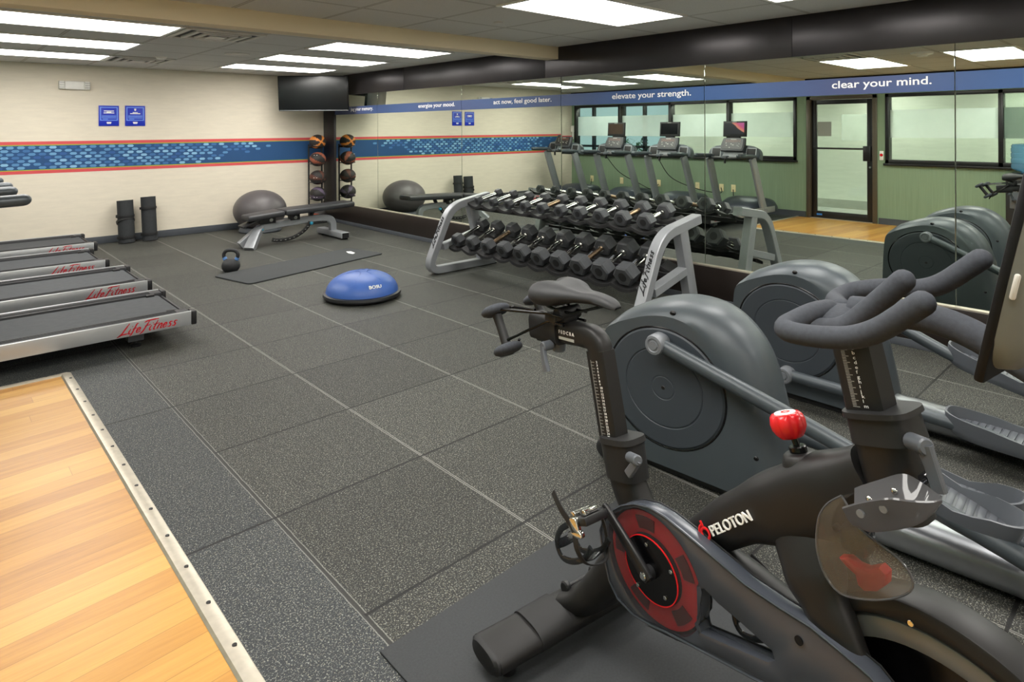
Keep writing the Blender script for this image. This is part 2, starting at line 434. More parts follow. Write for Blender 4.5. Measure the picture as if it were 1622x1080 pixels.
def tag(o, label=None, cat=None, group=None, kind=None):
    for k, v in (('label', label), ('category', cat), ('group', group), ('kind', kind)):
        if v: o[k] = v
    return o
def thing(name, label, cat, loc=(0, 0, 0), rotz=0, group=None):
    o = bpy.data.objects.new(name, None); COL.objects.link(o); o.empty_display_size = .1
    o.location = loc; o.rotation_euler = (0, 0, rotz); return tag(o, label, cat, group)
def struct(o): o['kind'] = 'structure'; return o
def text(name, body, mat, parent, M, width=None, height=None, size=.1, shear=0, extrude=.0008, spacing=1, bold=0, align='LEFT'):
    cu = bpy.data.curves.new(name, 'FONT'); cu.body = body; cu.size = size; cu.shear = shear; cu.extrude = extrude/2; cu.space_character = spacing; cu.offset = bold; cu.align_x = align; cu.resolution_u = 3
    t = bpy.data.objects.new('tmp', cu); COL.objects.link(t)
    dg = bpy.context.evaluated_depsgraph_get(); dg.update()
    me = bpy.data.meshes.new_from_object(t.evaluated_get(dg)); bpy.data.objects.remove(t); bpy.data.curves.remove(cu)
    xs = [v.co.x for v in me.vertices]; ys = [v.co.y for v in me.vertices]
    x0, x1, y0, y1 = min(xs), max(xs), min(ys), max(ys)
    sx = width/(x1-x0) if width else 1; sy = height/(y1-y0) if height else sx
    me.transform(M @ S(sx, sy, 1) @ T(-x0, -y0, 0)); me.name = name
    me.materials.clear(); me.materials.append(MATS[mat]); me.shade_flat()
    o = bpy.data.objects.new(name, me); COL.objects.link(o); o.parent = parent; return o
def copy_tree(o, parent=None):
    c = o.copy(); COL.objects.link(c)
    if parent is not None: c.parent = parent
    for ch in o.children: copy_tree(ch, c)
    return c
# writing planes: right, up columns
def wm(o, r, u):
    r, u = Vector(r).normalized(), Vector(u).normalized(); u = (u-r*u.dot(r)).normalized(); n = r.cross(u)
    return Matrix(((r.x, u.x, n.x, o[0]), (r.y, u.y, n.y, o[1]), (r.z, u.z, n.z, o[2]), (0, 0, 0, 1)))

SCRIPT = [[(.46, 1.0), (.27, .55), (.10, .12), (-.16, -.14)], [(-.16, -.14), (.12, .03), (.56, .06)], [(.66, .46), (.58, .2), (.62, .02), (.72, .06)], [(.72, .64), (.75, .69)],
 [(1.10, .90), (1.0, .86), (.92, .5), (.80, -.02), (.70, -.2)], [(.78, .42), (1.1, .47)], [(1.10, .2), (1.28, .26), (1.32, .42), (1.2, .44), (1.1, .22), (1.16, .03), (1.40, .12)],
 [(1.86, .96), (1.72, .5), (1.56, .02), (1.40, -.18)], [(1.52, .86), (1.8, .98), (2.5, 1.0)], [(1.62, .5), (2.02, .54)], [(2.10, .46), (2.02, .2), (2.06, .02), (2.16, .06)], [(2.16, .64), (2.19, .69)],
 [(2.48, .84), (2.38, .4), (2.32, .06), (2.44, .02)], [(2.22, .50), (2.66, .55)], [(2.66, .46), (2.60, .2), (2.56, 0)], [(2.60, .22), (2.76, .45), (2.86, .42), (2.82, .05), (2.92, .04)],
 [(2.98, .2), (3.16, .26), (3.20, .42), (3.08, .44), (2.98, .22), (3.04, .03), (3.26, .12)], [(3.62, .44), (3.48, .47), (3.42, .34), (3.54, .2), (3.48, .03), (3.32, .05)], [(3.98, .46), (3.82, .48), (3.76, .34), (3.88, .2), (3.82, .03), (3.66, .05)]]
def script_logo(name, mat, parent, M, width, height, wd=.052, th=.0012):
    sx, sy = width/4.3, height/1.2; m = MB()
    for st in SCRIPT:
        P = [Vector(((p[0]+.2+p[1]*.22)*sx, (p[1]+.2)*sy, 0)) for p in st]; P = spline(P, 5) if len(P) > 2 else P
        rings = []
        for i, p in enumerate(P):
            t = (P[min(i+1, len(P)-1)]-P[max(i-1, 0)]).normalized(); q = Vector((-t.y, t.x, 0))*wd*sy*(1.15 if .15 < i/max(1, len(P)-1) < .85 else .75)
            rings.append([p+q, p-q, p-q+Vector((0, 0, th)), p+q+Vector((0, 0, th))])
        m.loft(rings, True, M)
    return m.build(name, mat, parent, 0)
# ---------------------------------------------------------------- room shell
H = 2.434; XL = -6.344; YB = -13.0
def bx(name, x0, x1, y0, y1, z0, z1, mat, parent=None, bev=0):
    return MB().b2(x0, x1, y0, y1, z0, z1, bev).build(name, mat, parent, 30)
struct(bx('floor', XL, 0.3, YB, 0.12, -.12, 0, 'rubber_floor'))
struct(bx('floor_wood', XL, -4.446, YB, -5.375, 0.0, .005, 'oak_planks'))
struct(bx('ceiling', XL, 0.12, -5.341, 0.0, H, H+.1, 'ceiling_tiles'))
struct(bx('ceiling_front', XL, 0.12, YB, -5.513, H, H+.1, 'ceiling_tiles_near'))
struct(bx('trim_beam', XL, -.012, -5.513, -5.341, 2.30, H+.1, 'beam_tan'))
struct(bx('wall_far', XL-.12, .3, 0, .12, 0, H+.1, 'cream_wallpaper'))
struct(bx('wall_right', .03, .3, YB, 0, 0, H+.1, 'cream_back'))
struct(bx('wall_back', -8.4, .3, YB-.12, YB, 0, H+.1, 'cream_wallpaper'))
struct(bx('baseboard_far', XL, -.01, -.014, 0, 0, .096, 'cove_base', None, .003))
# left wall with openings
WB, WT = .985, 2.12
m = MB()
x0, x1 = XL-.12, XL
for y0, y1, z0, z1 in ((YB, 0, WT, H+.1), (YB, -10.9, 0, WT), (-10.9, -6.79, 0, WB), (-6.79, -6.67, 0, WT), (-5.535, -5.363, 0, WT), (-5.363, -.10, 0, WB), (-.10, 0, 0, WT)):
    m.b2(x0, x1, y0, y1, z0, z1)
struct(m.build('wall_left', 'sage_wallpaper', None, 0, clean=False))
m = MB()
for y0, y1 in ((YB, -6.69), (-5.52, -.0)): m.b2(XL, XL+.014, y0, y1, 0, .105)
struct(m.build('baseboard_left', 'cove_base', None, 0, clean=False))
struct(bx('trim_crown', XL, XL+.03, YB, -5.52, 2.37, H, 'black_frame'))
struct(bx('trim_crown_far', XL, XL+.03, -5.33, 0, 2.37, H, 'black_frame'))
def window(name, ya, yb, mull, film_z=(1.41, 1.86)):
    f = MB(); X0, X1 = XL-.13, XL+.025; t = .055
    f.b2(X0, X1, ya, yb, WB-.0, WB+t+.02, .004); f.b2(X0, X1, ya, yb, WT-t, WT, .004)
    f.b2(X0, X1, ya, ya+t, WB, WT, .004); f.b2(X0, X1, yb-t, yb, WB, WT, .004)
    for y in mull: f.b2(X0, X1, y-.03, y+.03, WB, WT, .004)
    f.b2(XL, XL+.06, ya-.02, yb+.02, WB-.02, WB+.012, .004)
    o = struct(f.build(name, 'black_frame'))
    ys = [ya+t] + [v for y in mull for v in (y-.03, y+.03)] + [yb-t]
    for a, b in zip(ys[0::2], ys[1::2]):
        p = bx('pane', XL-.062, XL-.056, a, b, WB+t, WT-t, 'window_glass', o)
        bx('frosted_film', XL-.0555, XL-.0545, a+.002, b-.002, film_z[0], film_z[1], 'frost_film', o)
window('window_1', -5.363, -.10, (-4.045, -2.74, -1.43))
window('window_2', -10.9, -6.79, (-8.30, -9.75))
# door
m = MB()
for y0, y1 in ((-6.67, -6.60), (-5.605, -5.535)): m.b2(XL-.13, XL+.02, y0, y1, 0, 2.12, .004)
m.b2(XL-.13, XL+.02, -6.67, -5.535, 2.06, 2.12, .004)
d = struct(m.build('door_1', 'bronze_frame'))
m = MB(); X0, X1 = XL-.085, XL-.04
m.b2(X0, X1, -6.598, -6.50, .012, 2.055, .004); m.b2(X0, X1, -5.69, -5.607, .012, 2.055, .004)
m.b2(X0, X1, -6.5, -5.69, .012, .13, .004); m.b2(X0, X1, -6.5, -5.69, 1.98, 2.055, .004)
lf = m.build('door_leaf', 'black_frame', d)
bx('pane', XL-.066, XL-.06, -6.5, -5.69, .13, 1.98, 'window_glass', lf)
MB().tube([(XL+.0, -6.52, 1.22), (XL+.0, -5.66, 1.22)], .016).build('push_bar', 'black_frame', lf)
bx('lock_case', XL-.04, XL+.03, -6.575, -6.46, 1.02, 1.27, 'black_frame', lf, .006)
MB().cyl((XL-.045, -6.55, .92), (XL-.03, -6.55, .92), .018).build('lock_cylinder', 'chrome', lf)
bx('notice_panel', XL-.0595, XL-.0585, -5.93, -5.70, 1.43, 1.68, 'tan_panel', lf)
bx('perforated_film', XL-.0595, XL-.0585, -6.49, -6.10, 1.36, 1.80, 'perf_film', lf)
bx('door_tag', XL-.04, XL-.0385, -5.78, -5.69, .055, .085, 'tape_blue', lf)
bx('threshold', XL-.12, XL+.03, -6.60, -5.605, .0, .012, 'alu_trim', d)
# corridor behind the glass
CX = -8.2
struct(bx('floor_corridor', CX-.1, XL-.12, YB, 2.2, -.12, 0, 'corridor_tile'))
struct(bx('ceiling_corridor', CX-.1, XL-.12, YB, 2.2, H, H+.1, 'ceiling_tiles_near'))
struct(bx('wall_corridor', CX-.12, CX, YB, -1.65, 0, H, 'corridor_wall'))
simple('tile_base', (176, 176, 166), .5)
struct(bx('baseboard_corridor', CX, CX+.015, YB, -1.65, 0, .17, 'tile_base'))
struct(bx('wall_corridor_end', CX-.12, XL, 2.2, 2.3, 0, H, 'corridor_wall'))
m = MB()
for y in (-1.62, -.75, -.1, .9, 2.15): m.b2(CX-.1, CX, y-.035, y+.035, 0, H, .004)
for z in (.03, 1.12, 2.4): m.b2(CX-.1, CX, -1.65, 2.2, z-.03, z+.03, .004)
w3 = struct(m.build('window_3', 'black_frame'))
for a, b in ((-1.585, -.785), (-.715, -.135), (-.065, .865), (.935, 2.115)):
    for z0, z1 in ((.06, 1.09), (1.15, 2.37)): bx('pane', CX-.055, CX-.05, a, b, z0, z1, 'window_glass', w3)
struct(bx('ground_outside', -16, CX-.1, -8, 8, -.3, -.05, 'cove_base'))
for k, (y0, x0_, n_, lb) in enumerate(((-1.35, -9.3, 260, 'leafy green shrub outside the corridor glazing, nearer the cream wall'), (.75, -9.6, 200, 'leafy green shrub outside the corridor glazing, nearer the far wall'))):
    t = thing('shrub', lb, 'shrub', (x0_, y0, -.05), 0, 'shrubs outside the corridor')
    m = MB(); rn = random.Random(5+k)
    for i in range(n_):
        a, b_, r_ = rn.uniform(0, 2*PI), rn.uniform(-1, 1), rn.uniform(.5, 1)
        c = Vector((math.cos(a)*.5*r_, math.sin(a)*.5*r_, .85+b_*.7*r_))
        mm = Matrix.Translation(c) @ RZ(rn.uniform(0, 6)) @ RX(rn.uniform(-1, 1))
        m.add([(-.03, -.09, 0), (.03, -.06, .01), (.035, .05, .01), (0, .1, 0), (-.035, .04, .01)], [(0, 1, 2, 3, 4)], mm)
    m.build('foliage', 'leaf', t, 0, clean=False)
    m = MB()
    for i in range(5):
        a = i*1.3; m.tube([(0, 0, 0), (.1*math.cos(a), .1*math.sin(a), .5), (.3*math.cos(a), .3*math.sin(a), 1.1)], .012, 6)
    m.build('stem', 'espresso', t)
# ---- mirror wall: base, panes, beam, corner post
struct(bx('baseboard_mirror', -.034, .03, YB, 0, 0.055, .322, 'espresso', None, .003))
struct(bx('baseboard_cove', -.042, .03, YB, 0, 0, .056, 'cove_base', None, .003))
struct(bx('trim_channel', -.03, .03, YB, -.38, .322, .332, 'alu_trim'))
struct(bx('trim_post', -.02, .03, -.38, 0, .322, 2.108, 'beam_black', None, .003))
m = MB()
ys = (0, -2.48, -5.31, -8.06, -10.8, YB)
for a, b in zip(ys, ys[1:]): m.b2(-.012, .03, b+.0015, a-.0015, 2.108, H, .002)
m.b2(-.006, .03, YB, 0, 2.110, H)
struct(m.build('trim_header', 'beam_black', None, 30))
MIR = (-.38, -1.741, -3.800, -5.541, -7.274, -9.152, -11.0, YB)
ML = ('mirror pane beside the dark corner post, reflecting the medicine balls', 'mirror pane under energize your mood, reflecting the exercise ball', 'mirror pane under act now feel good later, reflecting blue wall signs',
      'mirror pane under elevate your strength, reflecting treadmill consoles', 'mirror pane under clear your mind, reflecting the glass door', 'mirror pane nearest the camera, reflecting the water cooler', 'mirror pane beyond the right edge of the photo')
for i, (a, b) in enumerate(zip(MIR, MIR[1:])):
    tilt = .0035 if i >= 3 else 0
    m = MB(); m.b2(0, .006, b+.003-a, -.003, 0, 1.80, .001)
    o = m.build('mirror_pane', 'mirror_glass', None, 0, clean=False); o.location = (0, a, .332); o.rotation_euler = (0, tilt, 0)
    tag(o, ML[i], 'mirror', 'mirror panes of the right wall')
# blue slogan band stuck on the mirrors
bandm = NT('band_blue'); _v = bandm.coord(); _f = bandm.noise(_v, .5, 1)
bandm.done(bandm.bsdf(bandm.ramp(_f, [(.35, lin((62, 72, 110))), (.65, lin((56, 88, 138)))]), .45, 0, .4))
m = MB()
for a, b in zip(MIR, MIR[1:]): m.b2(-.0035, -.002, b+.003, a-.003, 1.790, 1.915)
band = m.build('slogan_band', 'band_blue', None, 0, clean=False); tag(band, 'long blue sticker band with white slogans across the mirrors', 'sticker')
for body, ya, yb, zb, hh in (('jog your memory.', -.922, -1.609, 1.826, .062), ('energize your mood.', -2.831, -3.66, 1.826, .062), ('act now, feel good later.', -4.427, -5.40, 1.826, .062), ('elevate your strength.', -6.243, -7.142, 1.82, .066), ('clear your mind.', -8.36, -9.018, 1.822, .066)):
    t = text('slogan', body, 'white_print', band, wm((-.0045, ya, zb), (0, -1, 0), (0, 0, 1)), width=ya-yb, height=hh*1.12, bold=.0012)
# ---- ceiling lights
def panel(x0, x1, y0, y1, label, grp, z=H, mat='panel_light', nm='ceiling_light'):
    t = thing(nm, label, 'ceiling light', ((x0+x1)/2, (y0+y1)/2, z), 0, grp)
    w, l = (x1-x0)/2, (y1-y0)/2
    m = MB()
    for a in (-1, 1):
        m.b2(-w-.03, w+.03, a*l-(.0 if a > 0 else .03), a*l+(.03 if a > 0 else 0), -.012, .0)
        m.b2(a*w-(.0 if a > 0 else .03), a*w+(.03 if a > 0 else 0), -l, l, -.012, .0)
    m.build('frame', 'white_plastic', t, 0, clean=False)
    MB().b2(-w, w, -l, l, -.008, -.002).build('diffuser', mat, t, 0, clean=False)
G = 'fluorescent ceiling panels'
for n_, y0, y1 in (('nearest the tan beam', -4.36, -3.70), ('middle one', -2.97, -2.33), ('nearest the cream wall', -1.58, -.95)):
    panel(-4.93, -3.485, y0, y1, 'glowing ceiling panel of the left trio before the cream wall, ' + n_, G)
    panel(-2.03, -.595, y0, y1, 'glowing ceiling panel of the trio above the television side, ' + n_, G)
panel(-2.06, -.715, -7.51, -6.875, 'glowing ceiling panel on the camera side of the tan beam, nearest the mirrors', G)
panel(-4.93, -3.5, -7.51, -6.875, 'glowing ceiling panel in front of the glass door, seen in the mirror', G)
panel(-4.93, -3.5, -8.90, -8.26, 'glowing ceiling panel beside the smoke detector, seen in the mirror', G)
for k, (x0, x1, y0, y1) in enumerate(((-2.06, -.715, -8.90, -8.26), (-2.06, -.715, -10.29, -9.65), (-4.93, -3.5, -10.29, -9.65), (-4.93, -3.5, -12.2, -11.56), (-2.06, -.715, -12.2, -11.56))):
    panel(x0, x1, y0, y1, 'ceiling panel over the camera end of the room, out of view', G)
for y in (-6.3, -8.6, -3.6, -10.9, -1.0):
    panel(-7.65, -6.95, y-.35, y+.35, 'unseen square ceiling light added to brighten the corridor behind the glass', 'added corridor lights', H, 'corridor_fill', 'corridor_fill')  # unseen lights added to brighten the corridor
# ---- air vents, speaker, detectors
def vent(x, y, label):
    t = thing('air_vent', label, 'vent', (x, y, H), 0, 'square ceiling air vents')
    MB().b2(-.32, .32, -.32, .32, -.006, -.001).build('plenum', 'vent_dark', t, 0)
    m = MB(); 
    for a, b, z in ((.34, .30, -.016), (.24, .20, -.02), (.15, .115, -.024), (.075, .0, -.028)):
        if b == 0: m.b2(-a, a, -a, a, z, z+.006)
        else: m.prism([(-a, -a), (a, -a), (a, a), (-a, a)], .014, T(0, 0, z+.007), [[(-b, -b), (b, -b), (b, b), (-b, b)]])
    m.build('louver', 'vent_white', t, 0)
vent(-3.09, -4.03, 'square louvred air vent between the two light panels nearest the tan beam')
vent(-3.12, -1.27, 'square louvred air vent close to the cream wall')
vent(-3.12, -7.17, 'square louvred air vent seen in the mirror beside a light panel')
t = thing('ceiling_speaker', 'round white speaker grille in the ceiling between the light trios', 'speaker', (-2.41, -2.66, H))
MB().lathe([(0, -.006), (.11, -.006), (.125, -.012), (.135, -.012), (.14, 0)], 32).build('grille', 'vent_white', t)
t = thing('smoke_detector', 'round white smoke detector on the ceiling, seen at the mirror top right', 'smoke detector', (-3.45, -8.06, H))
MB().lathe([(0, -.05), (.05, -.05), (.06, -.035), (.11, -.02), (.12, 0)], 28).build('body', 'white_plastic', t)
t = thing('sprinkler_cap', 'small round cap in the near ceiling beside the light panel', 'sprinkler', (-1.59, -6.306, H))
MB().lathe([(0, -.012), (.035, -.012), (.045, 0)], 24).build('cap', 'vent_white', t)
t = thing('occupancy_sensor', 'small white ceiling sensor above the vent near the cream wall', 'sensor', (-2.98, -1.75, H))
MB().lathe([(0, -.03), (.05, -.025), (.065, 0)], 24).build('body', 'white_plastic', t)
# ---- metal edging of the wood floor
m = MB()
m.prism([(-.03, 0), (.03, 0), (.026, .006), (.004, .013), (-.022, .013), (-.03, .006)], 7.65, T(-4.45, -9.19, 0) @ MAZ)
e1 = struct(m.build('trim_1', 'alu_trim', None, 25))
m = MB()
for k in range(28): m.cyl((-4.444, -5.50-.235*k, .008), (-4.444, -5.50-.235*k, .0145), .0075, 10)
m.build('screws', 'screw_dark', e1)
m = MB(); m.prism([(-.03, 0), (.03, 0), (.026, .006), (.004, .013), (-.022, .013), (-.03, .006)], 1.87, T(-5.405, -5.372, 0) @ MYZ)
e2 = struct(m.build('trim_2', 'alu_trim', None, 25))
m = MB()
for k in range(8): m.cyl((-4.55-.235*k, -5.366, .008), (-4.55-.235*k, -5.366, .0145), .0075, 10)
m.build('screws', 'screw_dark', e2)
# ---- mural band on the far wall
m = MB(); z0, z1 = .994, 1.411
m.b2(XL, -.02, -.0025, -.0005, z0, z1)
mur = m.build('wall_mural', 'red_stripe' if 'red_stripe' in MATS else simple('red_stripe', (212, 84, 88), .6, 0, .3, .03).name, None, 0, clean=False)
tag(mur, 'red, green and blue striped mural band along the cream wall', 'mural')
simple('green_stripe', (160, 178, 58), .6, 0, .3, .03); 
for nme, c in (('hex_a', (64, 108, 160)), ('hex_b', (88, 136, 182)), ('hex_c', (108, 156, 196)), ('hex_d', (134, 180, 212)), ('hex_e', (52, 92, 148))): simple(nme, c, .6, 0, .3, .02)
simple('mural_blue', (40, 78, 122), .6, 0, .3, .04, 3)
MB().b2(XL, -.02, -.0035, -.0026, z0+.042, z1-.042).build('green_line', 'green_stripe', mur, 0, clean=False)
MB().b2(XL, -.02, -.0045, -.0036, z0+.054, z1-.054).build('blue_field', 'mural_blue', mur, 0, clean=False)
m = MB(); rn = random.Random(3); hz = .0373; zz0, zz1 = z0+.054, z1-.054
rows = 7
for r in range(rows):
    z = zz1-.024-r*(zz1-zz0-.048)/(rows-1)
    for k in range(-4, 56):
        x = -6.30 + k*.112 + (.056 if r % 2 else 0)
        if x < XL+.06: continue
        dens = 1.0
        xs, xe = -1.75-.14*r, -.66-.14*r
        if x > xs: dens = max(0, min(1, (xe-x)/(xe-xs)))**.8
        xs, xe = -5.1+.1*r, -6.0+.1*r
        if x < xs: dens = max(0, min(1, (x-xe)/(xs-xe)))
        dens *= .94
        if x > -.75 or rn.random() > dens: continue
        a, b = .043, .0172
        p = [(-a, 0), (-a*.62, b), (a*.62, b), (a, 0), (a*.62, -b), (-a*.62, -b)]
        m.add([(x+u, -.0055, z+v) for u, v in p], [(0, 1, 2, 3, 4, 5)], None, rn.choices((0, 1, 2, 3, 4), (4, 5, 4, 2, 2))[0])
m.build('hexagon_pattern', ['hex_a', 'hex_b', 'hex_c', 'hex_d', 'hex_e'], mur, 0)
# ---- blue wall signs
def sign(x0, x1, zt, zb, label, kind):
    t = thing('wall_sign', label, 'sign', ((x0+x1)/2, 0, (zt+zb)/2), 0, 'blue signs on the cream wall')
    w, h = (x1-x0)/2, (zt-zb)/2
    MB().b2(-w, w, -.012, -.001, -h, h, .002).build('board', 'sign_blue', t)
    a, b, cb = w*.87, h*.86, -h*.48
    MB().prism([(-a, cb), (a, cb), (a, b), (-a, b)], .0012, T(0, -.0128, 0) @ MAZ, [[(-a+.012, cb+.012), (a-.012, cb+.012), (a-.012, b-.012), (-a+.012, b-.012)]]).build('border_line', 'sign_line', t, 0)
    m = MB(); rn = random.Random(int(x0*100))
    def line(cx, z, wd, th): m.b2(cx-wd/2, cx+wd/2, -.0134, -.0124, z-th/2, z+th/2)
    if kind == 0: line(0, h*.47, w, .012); line(0, h*.36, w*.45, .01); line(0, h*.28, w*1.05, .012)
    else: line(0, h*.66, w*.2, .014); line(0, h*.56, w*.16, .018); line(0, h*.32, w*.5, .01); line(0, h*.22, w*1.0, .012)
    m.build('heading', 'white_print', t, 0)
    m = MB()
    for k in range(5): z = h*(.02-.085*k); line(-w*(.0 if k < 4 else .35), z, w*(1.42 if k < 4 else .5), .006)
    m.build('small_print', 'sign_line', t, 0)
    m = MB(); line(0, -h*.66, w*.46, .016); line(0, -h*.76, w*.4, .01); m.build('crest', 'white_print', t, 0)
sign(-3.322, -3.080, 1.893, 1.612, 'square blue wall sign on the left with heading in its upper half', 0)
sign(-3.006, -2.755, 1.897, 1.612, 'square blue wall sign on the right with small crest at top', 1)
# ---- emergency light
t = thing('emergency_light', 'white emergency light with two lamp heads high on the cream wall', 'emergency light', (-3.60, 0, 2.155))
MB().b2(-.11, .11, -.06, -.001, -.055, .055, .012).build('housing', 'white_plastic', t)
for s in (-1, 1):
    o = MB().b2(s*.11, s*.175, -.07, -.002, -.055, .055, .012).build('lamp_head', 'white_plastic', t)
    m = MB()
    for i in range(3):
        for j in range(3): m.b2(s*.143+(i-1)*.018-.007, s*.143+(i-1)*.018+.007, -.074, -.07, (j-1)*.03-.011, (j-1)*.03+.011)
    m.build('reflector', 'lens_clear', o, 0)
# ---- electrical outlets (seen in the mirror)
for y, lb in ((-.634, 'ivory outlet plate nearest the cream wall corner'), (-1.49, 'ivory outlet plate behind the second farthest treadmill'), (-2.467, 'ivory outlet plate half behind a treadmill upright'), (-3.38, 'ivory outlet plate between the two nearest treadmills'), (-3.904, 'ivory outlet plate with two black plugs'), (-4.154, 'ivory outlet plate nearest the glass door')):
    t = thing('outlet', lb + ', on the green wall', 'outlet', (XL, y, .42), 0, 'outlets on the green wall')
    MB().b2(.001, .010, -.046, .046, -.07, .07, .003).build('cover_plate', 'ivory', t)
    for s in (-1, 1): MB().b2(.009, .013, -.018, .018, s*.03-.017, s*.03+.017, .006).build('socket', 'ivory', t)
t = thing('fire_alarm_pull', 'small red and white call point beside the glass door', 'alarm', (XL, -6.735, 1.12))
MB().b2(.001, .02, -.03, .03, -.075, .075, .006).build('plate', 'white_plastic', t)
MB().lathe([(0, .02), (.02, .018), (.024, 0)], 20, T(.02, 0, .01) @ RY(PI/2)).build('button', 'red_gloss', t)
t = thing('wall_control', 'white control box with conduit in the corner of the green wall', 'control box', (XL, -.05, 1.45))
MB().b2(.001, .05, -.04, .04, .05, .2, .006).build('box', 'white_plastic', t)
MB().b2(.001, .03, -.02, .02, -.12, .05, .003).build('conduit', 'white_plastic', t)
# ---------------------------------------------------------------- treadmills
def treadmill(xe, ys, label, screen, bare=False):
    t = thing('treadmill', label, 'treadmill', (xe, ys, 0), 0, 'treadmills by the window wall')
    Wd = .90
    MB().b2(-2.3, -.05, .06, Wd-.06, .115, .168, .004).build('frame', 'deck_edge', t)
    for k, v in enumerate((0, Wd)):
        s = 1 if k == 0 else -1
        m = MB(); m.b2(-2.17, -.034, v, v+s*.014, .118, .219, .004)
        r = m.build('side_rail', 'silver_rail', t, 30)
        m = MB(); m.b2(-2.14, -.04, v+s*.014, v+s*.135, .15, .214, .004)
        for g in range(4): m.b2(-2.10, -.12, v+s*(.058+g*.018), v+s*(.064+g*.018), .214, .217)
        m.build('step_strip', 'deck_edge', t, 30)
        MB().b2(-.034, .004, v-s*.004, v+s*.10, .114, .217, .010).build('end_cap', 'black_plastic', t)
        o = MB().b2(-.42, -.32, v+s*.11, v+s*.19, .045, .118, .004).build('foot_bracket', 'grey_plastic', t)
        MB().lathe([(0, 0), (.034, 0), (.036, .018), (.014, .024), (.014, .046), (0, .046)], 18, T(-.365, v+s*.15, 0)).build('foot', 'black_plastic', o)
        # upright
        m = MB(); path = [(-1.86, v+s*.03, .13), (-1.79, v+s*.035, .22), (-1.48, v+s*.05, .98), (-1.45, v+s*.055, 1.06)]
        m.tube(rpath(path, .1), [(.034, .085)]*len(rpath(path, .1)), 16, (1, 0, 0), sq=4)
        m.build('upright', 'silver_paint', t, 40)
        hb = MB(); hb.tube([(-1.60, v+s*.06, 1.07), (-1.44, v+s*.06, 1.095), (-1.015, v+s*.06, 1.108)], [(.045, .038)]*3, 16, round_ends=True)
        hb.build('handrail', 'charcoal_plastic', t)
        if k == 0:
            script_logo('lettering', 'red_print', r, wm((-.512, -.0003, .122), (1, 0, .0), (0, 0, 1)), .385, .086)
    # belt and roller
    m = MB(); prof = []
    for k in range(9): a = PI/2-PI*k/8; prof.append((-.085+.032*math.cos(a), .166+.032*math.sin(a)))
    poly = [(-2.0, .198)] + prof + [(-2.0, .134)]
    m.prism(poly, .61, T(0, Wd/2, 0) @ MAZ); m.build('running_belt', 'belt_rubber', t, 40)
    MB().b2(-.052, -.036, .14, Wd-.14, .14, .19, .004).build('rear_cover', 'black_plastic', t)
    for s in (.155, Wd-.155): MB().b2(-.16, -.10, s-.014, s+.014, .19, .215, .004).build('belt_guide', 'black_plastic', t)
    # motor hood
    rings = []
    for x, z, w in ((-1.64, .20, .30), (-1.68, .235, .33), (-1.78, .30, .37), (-1.95, .35, .40), (-2.15, .355, .41), (-2.32, .33, .405), (-2.38, .26, .40), (-2.39, .12, .40)):
        ring = []
        for j in range(13):
            a = PI*j/12; c = math.cos(a); sn = math.sin(a)
            ring.append((x, Wd/2 + w*math.copysign(abs(c)**.45, c), .12 + (z-.12)*abs(sn)**.5))
        rings.append(ring)
    m = MB(); m.loft(rings, True, closed=True); m.build('motor_hood', 'hood_navy', t, 50)
    # console arch
    yc = Wd/2
    sm = T(-1.60, 0, 1.03) @ RY(-.25)
    m = MB(); outer = []
    for k in range(17):
        a = PI*k/16; c, sn = math.cos(a), math.sin(a)
        outer.append((yc+.48*math.copysign(abs(c)**.5, c), .245*sn**.55))
    m.prism(outer, .14, sm @ MYZ, bev=.025)
    ar = m.build('console_shroud', 'charcoal_plastic', t, 40)
    mm = sm @ T(.072, 0, 0) @ MYZ
    for a, b in ((yc-.40, yc-.245), (yc+.245, yc+.40)):
        MB().prism([(a, .03), (b, .03), (b, .17 if b > yc else .18), (a, .17)], .008, mm, bev=.003).build('cup_holder', 'matt_black', ar)
        MB().prism([(a-.014, .016), (b+.014, .016), (b+.014, .19), (a-.014, .19)], .006, mm, [[(a, .03), (b, .03), (b, .176), (a, .176)]]).build('cup_holder_rim', 'silver_paint', ar, 0)
    MB().prism([(yc-.20, .02), (yc+.20, .02), (yc+.16, .16), (yc-.16, .16)], .006, mm, bev=.002).build('center_panel', 'silver_paint', ar)
    # cross bar with sensor grips
    m = MB(); p = rpath([(-1.50, .07, 1.06), (-1.30, .20, 1.06), (-1.30, Wd-.20, 1.06), (-1.50, Wd-.07, 1.06)], .1)
    m.tube(p, .022, 10); m.build('cross_bar', 'black_plastic', t)
    o = MB().b2(-1.36, -1.25, yc-.03, yc+.06, 1.05, 1.10, .012).build('stop_switch', 'grey_plastic', t)
    MB().b2(-1.31, -1.28, yc, yc+.03, .97, 1.05, .004).build('safety_clip', 'black_plastic', o)
    # display panel
    pm = T(-1.56, yc, 1.275) @ RY(-.45)
    m = MB(); m.prism([(-.205, -.12), (.205, -.12), (.222, .0), (.20, .13), (-.20, .13), (-.222, 0)], .06, pm @ MYZ, bev=.015); dp = m.build('display_panel', 'console_dark' if 'console_dark' in MATS else simple('console_dark', (58, 60, 64), .4).name, t, 40)
    m = MB(); m.prism([(-.18, -.085), (.18, -.085), (.19, .0), (.175, .11), (-.175, .11), (-.19, 0)], .004, pm @ T(.031, 0, 0) @ MYZ); m.build('display_face', 'black_plastic', dp)
    m = MB(); rn = random.Random(11)
    for r in range(2):
        for k in range(8): m.b2(.033, .0345, -.13+k*.036, -.13+k*.036+.016, .047+r*.026, .056+r*.026, 0, pm)
    m.build('program_print', 'rust_print' if 'rust_print' in MATS else simple('rust_print', (150, 84, 58), .5).name, dp, 0)
    m = MB()
    for k in range(9):
        y = rn.uniform(-.15, .12); z = rn.uniform(-.07, .02); m.b2(.033, .0345, y, y+.02, z, z+.014, 0, pm)
